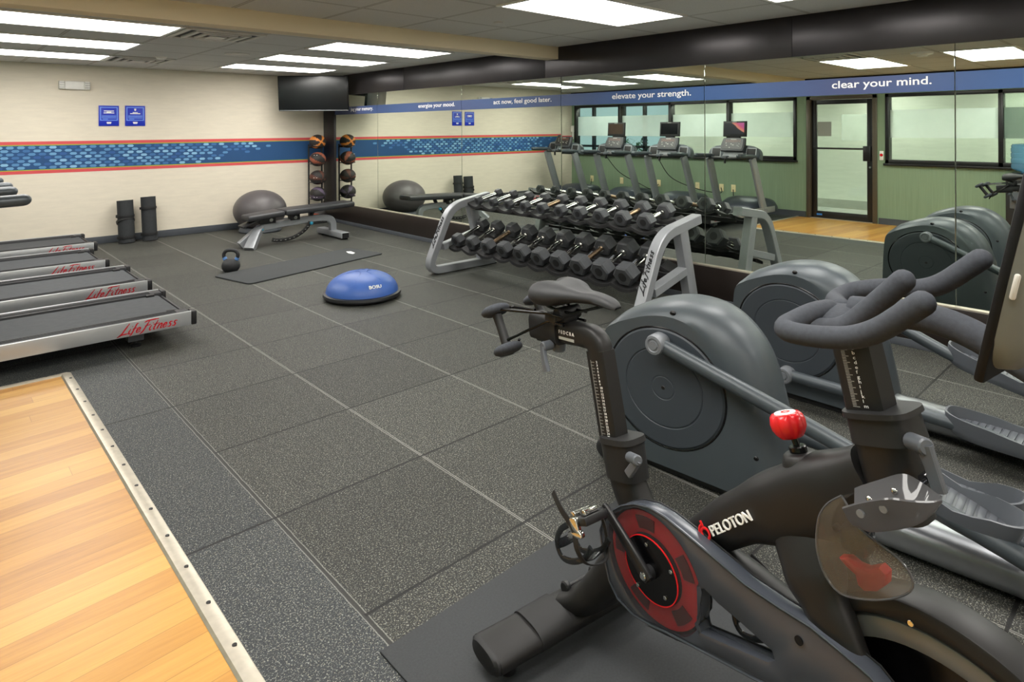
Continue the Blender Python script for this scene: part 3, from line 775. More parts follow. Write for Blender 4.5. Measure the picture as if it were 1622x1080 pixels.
    m.b2(.033, .0345, -.05, .05, .088, .098, 0, pm)
    m.build('button_print', 'grey_print', dp, 0)
    if not bare:
        m = MB(); m.prism([(-.215, -.135), (.215, -.135), (.215, .135), (-.215, .135)], .05, T(-1.62, yc, 1.555) @ RY(-.06) @ MYZ, bev=.018); mo = m.build('monitor', 'matt_black', t, 40)
        MB().box((0, 0, 0), (.06, .18, .10), .01, T(-1.63, yc, 1.42)).build('monitor_neck', 'black_plastic', mo)
        o = MB().prism([(-.18, -.10), (.18, -.10), (.18, .10), (-.18, .10)], .002, MYZ).build('screen', screen, mo)
        o.matrix_local = T(-1.62, yc, 1.56) @ RY(-.06) @ T(.0265, 0, 0)
        MB().b2(.026, .0275, -.04, .04, .115, .123, 0, T(-1.62, yc, 1.555) @ RY(-.06)).build('badge', 'grey_print', mo)
    return t
for (xe, ys, lb, sc_, bare), pts in (
    ((-3.627, -5.22, 'grey treadmill nearest the camera, beside the wood floor', 'lit_screen', False), [(-6.05, -4.55, .2), (-6.15, -4.35, .06), (-6.28, -4.2, .1), (-6.325, -4.154, .40)]),
    ((-3.610, -3.92, 'second grey treadmill from the camera, its monitor dark', 'dark_screen', False), [(-5.35, -3.10, 1.02), (-5.6, -3.25, .62), (-5.95, -3.6, .40), (-6.28, -3.9, .32), (-6.325, -3.904, .42)]),
    ((-3.690, -2.60, 'third grey treadmill from the camera, its monitor brownish', 'brown_screen', False), [(-5.40, -1.78, 1.02), (-5.6, -2.0, .66), (-5.9, -2.3, .42), (-6.15, -2.42, .3), (-6.325, -2.467, .40)]),
    ((-3.570, -1.31, 'grey treadmill nearest the cream wall, without a monitor', None, True), [(-5.9, -.9, .3), (-6.1, -.75, .2), (-6.29, -.64, .3), (-6.325, -.634, .42)])):
    t = treadmill(xe, ys, lb, sc_, bare)
    MB().tube(spline([(p[0]-xe, p[1]-ys, p[2]) for p in pts], 8), .008, 8).build('power_cord', 'black_plastic', t)
# ---------------------------------------------------------------- things along the cream wall
def rolled_mat(x, y, r, h, lean, label, strap_z):
    t = thing('rolled_mat', label, 'exercise mat', (x, y, 0), 0, 'rolled mats against the cream wall')
    t.rotation_euler = (lean, 0, .2)
    pts = []
    n = 150
    for k in range(n+1):
        a = 2*PI*4*k/n; rr = .02+(r-.02)*k/n; pts.append((rr*math.cos(a), rr*math.sin(a)*.87))
    th = .0085; rings = []
    for (px, py), k in zip(pts, range(n+1)):
        l = math.hypot(px, py) or 1; q = (px*(1-th/l), py*(1-th/l))
        rings.append([(px, py, .004), (px, py, h), (q[0], q[1], h), (q[0], q[1], .004)])
    m = MB(); m.loft(rings); m.build('foam_roll', 'roll_foam', t, 40)
    for z, tilt in strap_z:
        m = MB(); m.lathe([(r+.001, -.016), (r+.006, -.016), (r+.006, .016), (r+.001, .016)], 36, T(0, 0, z) @ RX(tilt) @ S(1, .9, 1)); m.build('strap', 'matt_black', t)
rolled_mat(-3.035, -.20, .108, .585, -.10, 'rolled black exercise mat on the left with a crossed carry strap', ((.37, .12), (.30, -.45), (.08, 0)))
rolled_mat(-2.755, -.22, .102, .615, -.09, 'rolled black exercise mat on the right, slightly taller', ((.46, 0), (.10, 0)))
t = thing('exercise_ball', 'large dark grey exercise ball standing on a low ring base', 'exercise ball', (-1.30, -.47, 0))
m = MB(); prof = [(math.sin(PI*i/40)*.385*(1+.0022*(i % 2)), .325-math.cos(PI*i/40)*.30*(1+.0022*(i % 2))) for i in range(41)]; prof[0] = (0, .025); prof[-1] = (0, .625)
m.lathe(prof, 56, RX(.0)); m.build('ball', 'ball_vinyl', t, 60)
MB().lathe([(.16, 0), (.30, 0), (.31, .02), (.29, .06), (.26, .075), (.24, .05), (.16, .04), (.16, 0)], 40).build('ring_base', 'cove_base', t)
# medicine ball tower
t = thing('ball_rack', 'black vertical ball rack in the corner holding five medicine balls', 'ball rack', (-.275, -.30, 0))
m = MB()
for s in (-1, 1):
    m2 = MB(); m2.tube(rpath([(s*.115, -.08, .012), (s*.115, .09, .012), (s*.115, .09, 1.30)], .05), .014, 10); m2.build('post', 'black_plastic', t)
m.tube([(-.115, -.07, .012), (.115, -.07, .012)], .014, 10); m.tube([(-.115, .09, 1.25), (.115, .09, 1.25)], .012, 10); m.tube([(-.115, .09, .3), (.115, .09, .3)], .012, 10)
m.build('crossbar', 'black_plastic', t)
BZ = (1.345, 1.055, .752, .478)
for z in (*BZ, .135):
    m = MB(); pts = [(.125*math.cos(a), .01+.125*math.sin(a), z-.075) for a in [PI*k/16*1.0+PI for k in range(17)]]
    m.tube([(-.125, .09, z-.075)] + pts + [(.125, .09, z-.075)], .007, 8); m.build('cradle', 'black_plastic', t)
def med_ball(z, cmat, label, txt, rot, lz=-.03):
    t = thing('medicine_ball', label, 'medicine ball', (-.275, -.30, z), 0, 'medicine balls on the corner rack')
    n, k = 40, 20; m = MB(); b = bmesh.new(); bmesh.ops.create_uvsphere(b, u_segments=48, v_segments=24, radius=1)
    for f in b.faces:
        c = Matrix.Rotation(rot[0], 3, 'X') @ Matrix.Rotation(rot[1], 3, 'Y') @ f.calc_center_median()
        a = math.atan2(c.y, c.x) % (PI/2); f.material_index = 1 if (.25*PI > abs(a-PI/4)*2.7) else 0
    b.verts.index_update(); bb = m.bm
    vs = [bb.verts.new((v.co.x*.134, v.co.y*.134, v.co.z*.118)) for v in b.verts]
    for f in b.faces: q = bb.faces.new([vs[v.index] for v in f.verts]); q.material_index = f.material_index
    b.free(); o = m.build('shell', ['ball_black', cmat], t, 60)
    lp = Vector((-.69, -.73, 0)).normalized()
    c = Vector((lp.x*.134, lp.y*.134, lz))*1.0
    c = c*(1/ math.sqrt((c.x/.134)**2+(c.y/.134)**2+(c.z/.118)**2))*1.012
    text('lettering', txt, 'white_print' if txt != 'SPRI.' else 'orange_print', t, wm(c - Vector((.734, -.679, 0))*(.055 if txt == 'SPRI.' else .03), (.734, -.679, 0), (0, 0, 1)), width=.12 if txt == 'SPRI.' else .06, extrude=.003)
med_ball(BZ[0], 'ball_orange', 'black and orange medicine ball on the top cradle', '- - -', (1.57, .2), -.07)
med_ball(BZ[1], 'ball_rust', 'black and rust red medicine ball, second from the top of the rack', '- -', (.5, .9), .08)
med_ball(BZ[2], 'ball_brown', 'black and dark brown medicine ball in the middle of the rack', '- -', (1.3, .6), .0)
med_ball(BZ[3], 'ball_purple', 'black and purple medicine ball, fourth from the top of the rack', '- -', (1.0, 1.2), -.05)
med_ball(.135, 'ball_black', 'black medicine ball with orange lettering low behind the bench', 'SPRI.', (0, 0), -.01)
# television on a corner arm
tm = wm((-.575, -.775, 2.115), (.734, -.679, 0), (.0, .0, 1))
t = thing('television', 'black flat television mounted high in the corner', 'television', (-.575, -.775, 2.115), math.atan2(-.679, .734))
MB().box((0, .02, 0), (1.106, .04, .556), .008).build('housing', 'gloss_black', t)
MB().box((0, .06, -.02), (.72, .05, .36), .02).build('rear_cover', 'tan_panel', t)
MB().box((0, -.0015, .006), (1.075, .003, .52), .001).build('screen', 'tv_screen', t)
MB().box((0, -.002, -.268), (1.09, .006, .012), .002).build('bottom_bezel', 'silver_brushed', t)
t.rotation_euler = (.09, 0, math.atan2(-.679, .734))
m = MB(); m.tube([(0, .08, 0), (.12, .3, 0), (.0, .62, 0)], .03, 10); m.box((0, .10, 0), (.3, .03, .3), .005); m.box((-.02, .64, 0), (.2, .03, .3), .005)
m.build('mount_arm', 'black_plastic', t)
# ---------------------------------------------------------------- bench
t = thing('weight_bench', 'adjustable weight bench with black pads on a silver frame', 'weight bench', (-1.20, -1.74, 0))
def pad(x0, x1, w0, w1, z0, z1, name):
    m = MB(); m.prism([(x0, -w0/2), (x0+.03, -w0/2-.006), (x1-.03, -w1/2-.006), (x1, -w1/2), (x1, w1/2), (x1-.03, w1/2+.006), (x0+.03, w0/2+.006), (x0, w0/2)], .075, T(0, 0, 0), bev=.024, seg=3)
    for v in m.bm.verts: v.co.z += z0 + (z1-z0)*(v.co.x-x0)/(x1-x0)
    return m.build(name, 'pad_vinyl', t, 50)
pad(-.80, -.335, .26, .36, .385, .425, 'seat_pad'); pad(-.31, .72, .36, .30, .425, .46, 'back_pad')
m = MB(); p = rpath([(-.86, -.0, .04), (-.60, 0, .24), (-.30, 0, .27), (.24, 0, .30), (.44, 0, .27), (.45, 0, .09)], [.06, .1, .15, .16], 6)
m.tube(p, [(.042, .045)]*len(p), 12, (0, 0, 1), sq=5); m.build('main_frame', 'silver_paint', t, 40)
m = MB()
m.tube([(-.60, -.02, .24), (-.66, -.06, .20), (-.815, -.20, .0)], [(.04, .052), (.045, .055), (.05, .066)], 12, (1, -.7, 0), sq=5)
m.build('front_leg', 'silver_paint', t, 40)
m = MB(); m.b2(.39, .51, -.38, .38, .025, .10, .006); m.build('rear_foot', 'silver_paint', t, 40)
for s in (-1, 1): MB().b2(.40, .50, s*.375, s*.385, .03, .095).build('foot_plug', 'black_plastic', t)
for s in (-.3, .3): MB().b2(.40, .5, s-.05, s+.05, 0, .026, .004).build('rubber_foot', 'black_plastic', t)
m = MB(); pts = [(-.62+.62*k/12, -.06, .21-.20*math.sin(PI*(.12+.62*k/12))) for k in range(13)]
pts = [(-.46, -.06, .075), (-.40, -.06, .06), (-.28, -.06, .055), (-.16, -.06, .075), (-.04, -.06, .13), (.04, -.06, .20), (.08, -.06, .26)]
m.tube(spline(pts, 4), [(.012, .026)]*(len(pts)*4-3), 8, (0, 0, 1), sq=4); m.build('adjustment_arc', 'black_plastic', t)
m = MB()
for k, q in enumerate(spline(pts, 2)[1:-2]): m.box((q[0], q[1]-.0135, q[2]), (.02, .003, .006))
m.build('arc_marks', 'grey_print', t, 0)
for a in ((-.60, -.06, .225), (.09, -.075, .24)): MB().ell(a, (.026, .03, .024), 14, 8).build('pull_knob', 'cyan_knob', t)
MB().b2(-.62, -.40, -.05, .05, .29, .385, .01).build('pad_bracket', 'black_plastic', t)
MB().b2(-.20, -.06, -.05, .05, .30, .42, .01).build('pad_bracket', 'black_plastic', t)
MB().tube([(.1, 0, .30), (.16, 0, .43)], .03, 8).build('pad_bracket', 'black_plastic', t)
for x in (-.47, -.13): MB().cyl((x, -.052, .34), (x, -.066, .34), .026, 16, .003).build('pivot_bolt', 'chrome', t)
m = MB(); m.b2(-.86, -.58, -.10, .10, .32, .345, .006, T(0, 0, 0) @ T(-.7, 0, .33) @ RY(-.35) @ T(.7, 0, -.33)); m.build('seat_plate', 'black_plastic', t)
# ---------------------------------------------------------------- floor items
t = thing('yoga_mat', 'dark grey exercise mat lying flat on the floor', 'exercise mat', (-1.886, -3.29, 0), math.atan2(.429, 1.81))
L_, w_ = .925, .318
poly = []
for cx, cy, a0 in ((L_, w_, 0), (-L_, w_, 1), (-L_, -w_, 2), (L_, -w_, 3)):
    sx, sy = (1 if cx > 0 else -1), (1 if cy > 0 else -1)
    for k in range(6): a = PI/2*(a0+k/5); poly.append((cx-sx*.05+.05*math.cos(a), cy-sy*.05+.05*math.sin(a)))
m = MB(); m.prism(poly, .014, T(0, 0, .0075), bev=.003); m.build('pad', 'mat_foam', t)
MB().prism([(.60, -.06), (.66, -.03), (.70, .09), (.66, .13), (.63, .08), (.60, .02)], .001, T(.08, .02, .0153)).build('logo_print', 'white_print', t, 0)
t = thing('kettlebell', 'black kettlebell with blue bands on its handle', 'kettlebell', (-2.625, -3.04, 0), math.atan2(-.679, .734))
m = MB(); m.lathe([(0, 0), (.062, 0), (.072, .006), (.092, .035), (.097, .068), (.088, .10), (.06, .128), (.03, .135), (0, .136)], 32); m.build('bell', 'kettle_black', t, 60)
hp = spline([(-.052, 0, .115), (-.072, 0, .155), (-.076, 0, .19), (-.052, 0, .222), (0, 0, .232), (.052, 0, .222), (.076, 0, .19), (.072, 0, .155), (.052, 0, .115)], 5)
MB().tube(hp, .0195, 14).build('handle', 'kettle_black', t, 60)
for s in (-1, 1): MB().tube([(s*.060, 0, .128), (s*.074, 0, .152)], .0225, 14).build('color_band', 'blue_band', t)
t = thing('balance_trainer', 'blue half dome balance trainer on a black base', 'balance trainer', (-2.13, -5.005, 0), .1)
MB().lathe([(0, .012), (.31, .012), (.345, .022), (.352, .036), (.348, .055), (.325, .062), (0, .062)], 56).build('base', 'bosu_base', t)
m = MB(); prof = []
for i in range(19):
    a = PI/2*i/18; prof.append((.327*math.cos(a)**.9 if i < 18 else 0, .058+.185*math.sin(a)**1.0))
m.lathe(prof, 64); dm = m.build('dome', 'bosu_blue', t, 60)
m = MB()
def domep(r, a, off=0):
    z = .058+.185*math.sqrt(max(0, 1-(r/.327)**2)); return Vector((r*math.cos(a), r*math.sin(a), z+off))
for k in range(3):
    a0 = -PI*.62 + k*2*PI/3
    for j in range(7):
        r = .10+.026*j
        p0, p1 = domep(r, a0-.045/r, .003), domep(r, a0+.045/r, .003); q0, q1 = domep(r+.013, a0-.045/r, .003), domep(r+.013, a0+.045/r, .003)
        m.add([p0, p1, q1, q0], [(0, 1, 2, 3)])
        for p in (p0, p1): pass
m2 = []
o = m.build('grip_ribs', 'bosu_rib' if 'bosu_rib' in MATS else simple('bosu_rib', (50, 84, 152), .45, 0, .4, .03).name, dm, 0)
m = MB()
for k in range(3):
    a0 = -PI*.62 + k*2*PI/3 + PI/3
    pl = [domep(r, a0+da, .0025) for r, da in ((.06, -.6), (.06, .6), (.19, .62), (.27, .5), (.29, 0), (.27, -.5), (.19, -.62))]
    for i in range(len(pl)): m.tube([pl[i], (pl[i]+pl[(i+1) % len(pl)])/2 + Vector((0, 0, .006)), pl[(i+1) % len(pl)]], .0028, 6)
m.build('panel_ridge', 'bosu_blue', dm, 60)
a0 = -1.80; c = domep(.300, a0, .006)
rt = Vector((-math.sin(a0), math.cos(a0), 0)); up = Vector((-math.cos(a0)*.55, -math.sin(a0)*.55, .83))
text('lettering', 'BOSU', 'white_print', t, wm(c - rt*.055, rt, up), width=.115, height=.030, extrude=.01, bold=.002)
# ---------------------------------------------------------------- dumbbell rack
RY0, RY1 = -4.71, -7.40
t = thing('dumbbell_rack', 'silver two tier dumbbell rack standing in front of the mirrors', 'dumbbell rack', (-.62, (RY0+RY1)/2, 0))
oy = (RY0+RY1)/2; ox = -.62
def P_(x, y, z): return (x-ox, y-oy, z)
for y, sd in ((RY0, 1), (RY1, -1)):
    m = MB()
    p = rpath([P_(-.30, y, .045), P_(-1.02, y, .045), P_(-1.17, y, .08), P_(-.91, y, .68), P_(-.36, y, .80)], [.02, .16, .12], 7) if False else \
        rpath([P_(-.27, y, .042), P_(-1.20, y, .042), P_(-.885, y, .70), P_(-.345, y, .785)], [.17, .17], 8)
    n_ = len(p); m.tube(p, [(.045, .04)]*n_, 12, (0, 0, 1), sq=6)
    fr = m.build('side_frame', 'silver_paint', t, 40)
    MB().tube([P_(-.43, y, .07), P_(-.60, y, .72)], [(.043, .055)]*2, 12, (1, 0, 0), sq=6).build('rear_post', 'silver_paint', t, 40)
    MB().tube([P_(-1.00, y, .28), P_(-.50, y, .395)], [(.042, .034)]*2, 12, (0, 0, 1), sq=6).build('brace', 'silver_paint', t, 40)
    for x in (-1.03, -.30): MB().b2(x-.05-ox, x+.05-ox, y-.04-oy, y+.04-oy, 0, .012, .003).build('foot_pad', 'black_plastic', t)
    # lettering up the front post
    a, b = Vector((-1.094, y, .26)), Vector((-.945, y, .575)); u = (b-a).normalized()
    off = Vector((-.0415*u.z, 0, .0415*u.x))
    o_ = a + off + Vector((-.0, .03 if sd > 0 else .03, 0))
    up = Vector((0, -1, 0)) if False else Vector((0, 1, 0))
    M_ = wm((o_.x-ox, y-.03-oy if False else y+.028-oy, o_.z), u, -Vector((0, -1, 0)).cross(Vector((0, 0, 1))).cross(u) if False else Vector((0, 1, 0)))
    # readable from the front: letters run upward, tops toward +y side
    M_ = wm((o_.x-ox, y-.026-oy, o_.z), u, Vector((0, 1, 0)))
    script_logo('lettering', 'black_print', fr, M_, .36, .062, .06, .004)
def shelf(xf, zf, xr, zr, nm, n_, y0, y1, r0, r1):
    """scalloped saddle strips, front and rear, and a plate below"""
    yl, yh = RY1+.05, RY0-.05
    d = Vector((xr-xf, 0, zr-zf)).normalized(); nn = Vector((-d.z, 0, d.x))
    m = MB()
    for q in (-.5, .5): m.tube([P_((xf+xr)/2+q*(xr-xf)*.55, yl, (zf+zr)/2+q*(zr-zf)*.55-.118), P_((xf+xr)/2+q*(xr-xf)*.55, yh, (zf+zr)/2+q*(zr-zf)*.55-.118)], [(.016, .016)]*2, 8, (0, 0, 1), sq=5)
    sh = m.build('shelf_rail', 'black_plastic', t, 30)
    for side, (xc, zc) in enumerate(((xf, zf), (xr, zr))):
        m = MB(); rings = []
        N = 20*n_
        for k in range(N+1):
            y = yl+(yh-yl)*k/N
            ph = (y-y0)/((y1-y0)/(n_-1)); w = abs(math.cos(PI*ph))
            z = zc - (r0+(r1-r0)*(y-y0)/(y1-y0)) - .006 + .036*(1-w**.8)
            hw = .058
            rings.append([P_(xc-hw*d.x, y, z-hw*d.z), P_(xc+hw*d.x, y, z+hw*d.z), P_(xc+hw*d.x, y, z+hw*d.z-.026), P_(xc-hw*d.x, y, z-hw*d.z-.026)])
        m.loft(rings); m.build('saddle_strip', 'matt_black', sh, 40)
    for k in range(n_-1):
        y = y0+(y1-y0)*(k+.5)/(n_-1); MB().cyl(P_((xf+xr)/2-.13, y, zf-.075), P_((xf+xr)/2+.13, y, zr-.075), .009, 8).build('cross_rod', 'hub_grey', sh)
shelf(-.885, .358, -.540, .484, 'lower', 10, -4.85, -7.08, .072, .093)
shelf(-.625, .762, -.335, .824, 'upper', 10, -4.885, -7.09, .047, .071)
ORD = ('first', 'second', 'third', 'fourth', 'fifth', 'sixth', 'seventh', 'eighth', 'ninth', 'tenth')
def dumbbell(xf, zf, xr, zr, y, r, hl, label, worn, grp):
    a, b = Vector((xf, y, zf)), Vector((xr, y, zr)); d = (b-a).normalized()
    t = thing('dumbbell', label, 'dumbbell', tuple((a+b)/2), 0, grp); L = (b-a).length/2
    base = d.to_track_quat('Z', 'Y').to_matrix().to_4x4()
    # local z along axis, hexagon flat on top
    xa = Vector((0, 1, 0)); za = d; ya = za.cross(xa)
    B = Matrix(((xa.x, ya.x, za.x, 0), (xa.y, ya.y, za.y, 0), (xa.z, ya.z, za.z, 0), (0, 0, 0, 1)))
    for s in (-1, 1):
        m = MB(); hx = [(r*1.12*math.cos(PI/3*k), r*1.0*math.sin(PI/3*k)) for k in range(6)]
        c = max(.006, r*.16); rings = []
        for zz, sc in ((-hl, .84), (-hl+c*.8, 1.0), (hl-c*.8, 1.0), (hl, .84)): rings.append([(x*sc, q*sc, zz) for x, q in hx])
        m.loft(rings, True, B @ T(0, 0, s*L)); h = m.build('head', 'rubber_head', t, 20)
        MB().cyl((0, 0, -.003), (0, 0, .003), r*.42, 20, M=B @ T(0, 0, s*(L+hl))).build('end_disc', 'matt_black', h)
        MB().cyl((0, 0, 0), (0, 0, -s*.018), r*.36, 16, M=B @ T(0, 0, s*(L-hl))).build('collar', 'chrome', h)
    m = MB(); pr = []
    for k in range(25):
        q = -1+2*k/24; pr.append((.0175*(1+.22*(1-q*q)) + (.0012 if k % 2 else 0), q*(L-hl)))
    m.lathe(pr, 16, B); m.build('handle', 'worn_chrome' if worn else 'chrome', t)
for k in range(10):
    f = k/9
    y = -4.885 + (-7.09+4.885)*f; r = .047+.024*f
    pos = 'smallest, beside the far frame' if k == 0 else ('largest there, beside the near frame' if k == 9 else ORD[k] + ' from the far frame')
    dumbbell(-.625, .762, -.335, .824, y, r, .031+.018*f, 'hex dumbbell on the upper shelf, ' + pos, k in (4, 8), 'hex dumbbells on the upper shelf')
for k in range(10):
    f = k/9
    y = -4.85 + (-7.08+4.85)*f; r = .072+.021*f
    pos = 'smallest there, beside the far frame' if k == 0 else ('largest, beside the near frame' if k == 9 else ORD[k] + ' from the far frame')
    dumbbell(-.885, .358, -.540, .484, y, r, .046+.018*f, 'hex dumbbell on the lower shelf, ' + pos, k in (2, 7), 'hex dumbbells on the lower shelf')
# ---------------------------------------------------------------- elliptical trainers
# local axes: x = along the machine toward the camera, y = away from the bike (to the mirrors), z up
FACE = [(-.454, .590), (-.410, .622), (-.359, .648), (-.223, .697), (-.096, .710), (.024, .675), (.099, .612), (.145, .535), (.175, .46), (.207, .36), (.241, .243), (.275, .14), (.300, .042), (-.300, .042), (-.40, .05), (-.478, .10), (-.480, .35), (-.470, .52)]
HULL = [(-.462, .600), (-.420, .648), (-.365, .690), (-.240, .742), (-.110, .770), (.020, .765), (.115, .73), (.195, .665), (.250, .585), (.290, .47), (.325, .32), (.352, .18), (.372, .042), (-.300, .036), (-.41, .045), (-.49, .10), (-.492, .35), (-.480, .53)]
def lerp2(A, B, t): return [(a[0]+(b[0]-a[0])*t, a[1]+(b[1]-a[1])*t) for a, b in zip(A, B)]
def densify(P, k=3):
    Q = [Vector((p[0], p[1], 0)) for p in P]; n = len(Q); out = []
    corner = {11, 12, 13, 14}
    for i in range(n):
        p0, p1, p2, p3 = Q[i-1], Q[i], Q[(i+1) % n], Q[(i+2) % n]
        for j in range(k):
            t = j/k
            if i in (11, 12, 13, 14): q = p1.lerp(p2, t)
            else: q = .5*((2*p1)+(p2-p0)*t+(2*p0-5*p1+4*p2-p3)*t*t+(3*p1-p0-3*p2+p3)*t**3)
            out.append((q.x, q.y))
    return out
def elliptical(loc, th, dx, label, wp, ep, rz, wtilt, etilt):
    t = thing('elliptical_trainer', label, 'elliptical trainer', (*loc, 0), -PI/2-th, 'elliptical trainers in front of the mirrors')
    F_, H_ = densify(FACE), densify(HULL)
    F_ = [(a+dx, b) for a, b in F_]; H_ = [(a+dx, b) for a, b in H_]
    D = .34; rings = []
    for y, s in ((0, 0), (.012, .30), (.035, .62), (.07, .88), (.12, 1.0), (D-.12, 1.0), (D-.07, .88), (D-.035, .62), (D-.012, .3), (D, 0)):
        rings.append([(a, y, b) for a, b in lerp2(F_, H_, s)])
    m = MB(); m.loft(rings); body = m.build('drive_housing', 'charcoal_plastic', t, 28)
    cx, cz = -.146+dx, .393
    for y, s in ((0, -1), (D, 1)):
        m = MB(); e = T(cx, y, cz) @ RX(PI/2) @ S(1, .905, 1)
        k = -s
        m.lathe([(0, .006*k), (.05, .006*k), (.052, .0045*k), (.058, .0045*k), (.06, .006*k), (.185, .006*k), (.188, .003*k), (.192, .003*k), (.195, .006*k), (.278, .006*k), (.286, .0*k)], 64, e)
        dk = m.build('cover_disc', 'charcoal_disc', t, 30)
        MB().lathe([(.287, .001*k), (.292, .003*k), (.296, .001*k)], 64, e).build('disc_gap', 'gloss_black', t)
        MB().lathe([(0, .008*k), (.008, .008*k), (.010, .006*k)], 16, e).build('disc_screw', 'screw_dark', dk)
        for a, b in ((-.105, .728), (.185, .475), (.262, .215)):
            MB().ell((a+dx, y + (.012 if s < 0 else -.012), b-.0), (.015, .010, .012), 12, 8).build('bolt_hole', 'gloss_black', t)
    MB().b2(-.30+dx, .35+dx, .03, D-.03, .0, .05, .01).build('underside', 'matt_black', t)
    # rear stabiliser and long rail
    m = MB(); m.tube([(-.42+dx, -.06, .05), (-.42+dx, D+.06, .05)], [(.045, .04)]*2, 16, sq=4); m.build('stabilizer', 'silver_brushed', t)
    for s in (-.06, D+.06): MB().ell((-.42+dx, s, .05), (.05, .022, .044), 16, 10).build('stabilizer_cap', 'black_plastic', t)
    for s in (-.03, D+.03): MB().cyl((-.42+dx, s, 0), (-.42+dx, s, .02), .025, 14).build('foot', 'black_plastic', t)
    m = MB(); m.tube([(.25+dx, .15, .075), (2.2, .15, .075)], [(.085, .062)]*2, 24, (0, 0, 1), sq=2.8); m.build('rail', 'silver_brushed', t)
    m = MB(); m.tube([(2.1, -.25, .05), (2.1, .55, .05)], [(.05, .045)]*2, 16, sq=4); m.build('front_stabilizer', 'silver_brushed', t)
    # crank pins, pedal arms, pedals
    for y, s, (pz_a, pz), (pa, pb, pzz), tl in ((-.055, -1, rz[0], wp, wtilt), (D+.055, 1, rz[1], ep, etilt)):
        pin = (pz_a+dx, y, pz)
        m = MB(); mm = T(*pin) @ RX(PI/2*(1 if s < 0 else -1))
        m.lathe([(0, .045), (.018, .045), (.020, .041), (.026, .041), (.030, .045), (.040, .043), (.044, .030), (.044, -.02), (.030, -.05)], 28, mm); hb = m.build('pivot_cap', 'hub_grey', t)
        m = MB(); q = [pin, (pa-.24, y+s*.005, pzz+.015-math.sin(tl)*-.24), (pa+.05, y+s*.005, pzz-.02), (pa+.30, y+s*.0, pzz-.10), (pa+.62, y+s*.0, max(.10, pzz-.22)), (1.9, y, .18)]
        m.tube(spline(q, 6), .031, 16); m.build('pedal_arm', 'charcoal_plastic', t)
        # pedal tray: rounded plan, raised wall, ribs
        Lp, Wp = .235, .088
        plan = []
        for k in range(32):
            a = 2*PI*k/32; c, sn = math.cos(a), math.sin(a)
            plan.append((Lp*math.copysign(abs(c)**.75, c), Wp*math.copysign(abs(sn)**.6, sn)))
        pm = T(pa, pb, pzz) @ RY(tl)
        m = MB(); rings = []
        def wall(x): return .05 + .035*max(0, (x/Lp))**2 + .018*max(0, (-x/Lp))**2 - .022*max(0, 1-((x-.06)/.08)**2)
        for sc, zz in ((.90, -.035), (1.0, -.02), (1.06, 0)): rings.append([(x*sc, y_*sc, zz) for x, y_ in plan])
        rings.append([(x*1.09, y_*1.09, wall(x)) for x, y_ in plan]); rings.append([(x*1.05, y_*1.04, wall(x)) for x, y_ in plan])
        rings.append([(x*.99, y_*.96, .012) for x, y_ in plan])
        m.loft(rings, True, pm); pd = m.build('pedal', 'grey_plastic', t, 35)
        m = MB()
        for k in range(13):
            x = -.175+.029*k; hw = Wp*.86*(1-abs(x/Lp)**3)**.5; m.box((x, 0, .0145), (.021, 2*hw, .006), .002, pm)
        m.build('tread_ribs', 'grey_plastic', pd, 30)
    # swing arms and console column beyond the frame
    for y, s in ((-.10, -1), (D+.10, 1)):
        m = MB(); m.tube(spline([(1.95, y, .25), (1.90, y, .8), (1.80, y, 1.2), (1.66, y-s*.03, 1.42)], 6), .024, 14); m.build('swing_arm', 'charcoal_plastic', t)
    m = MB(); m.tube([(2.05, .17, .1), (1.95, .17, 1.2)], [(.06, .08)]*2, 16, sq=4); m.build('column', 'silver_brushed', t)
    m = MB(); m.box((0, 0, 0), (.08, .5, .36), .03, T(1.93, .17, 1.35) @ RY(-.4)); m.build('console', 'charcoal_plastic', t)
    return t
elliptical((-2.689, -8.798), math.radians(-4), 0, 'grey elliptical trainer directly behind the black exercise bike', (.86, .0, .315), (.83, .40, .14), ((-.140, .605), (-.15, .19)), .30, .05)
elliptical((-1.515, -8.774), 0, .05, 'grey elliptical trainer farther from the bike, close to the mirrors', (.93, -.02, .135), (.82, .44, .275), ((-.125, .165), (-.13, .62)), .02, .22)
# ---------------------------------------------------------------- exercise bike (local x = forward, y = far side, z = up)
bm_ = thing('equipment_mat', 'dark textured mat under the black exercise bike', 'floor mat', (-3.55, -9.66, 0))
MB().b2(-.585, .55, -1.02, 1.03, 0, .007, .002).build('pad', 'bike_mat', bm_)
BK = thing('exercise_bike', 'black exercise bike with red knob and flywheel hub in the foreground', 'exercise bike', (-3.605, -8.95, 0.0), -PI/2-math.radians(8))
def bt(name, mat, pts, r, n=16, up=(0, 1, 0), sq=2.0, par=None, re=False, sm=45):
    rr = r if isinstance(r, list) else [r]*len(pts)
    return MB().tube(pts, rr, n, up, round_ends=re, sq=sq).build(name, mat, par or BK, sm)
def itp(path, radii, n=5):
    """spline through path, radii interpolated"""
    P = spline(path, n); R = []
    for i in range(len(radii)-1):
        for k in range(n):
            t = k/n; t = t*t*(3-2*t); R.append(tuple(a+(b-a)*t for a, b in zip(radii[i], radii[i+1])))
    R.append(radii[-1]); return P, R
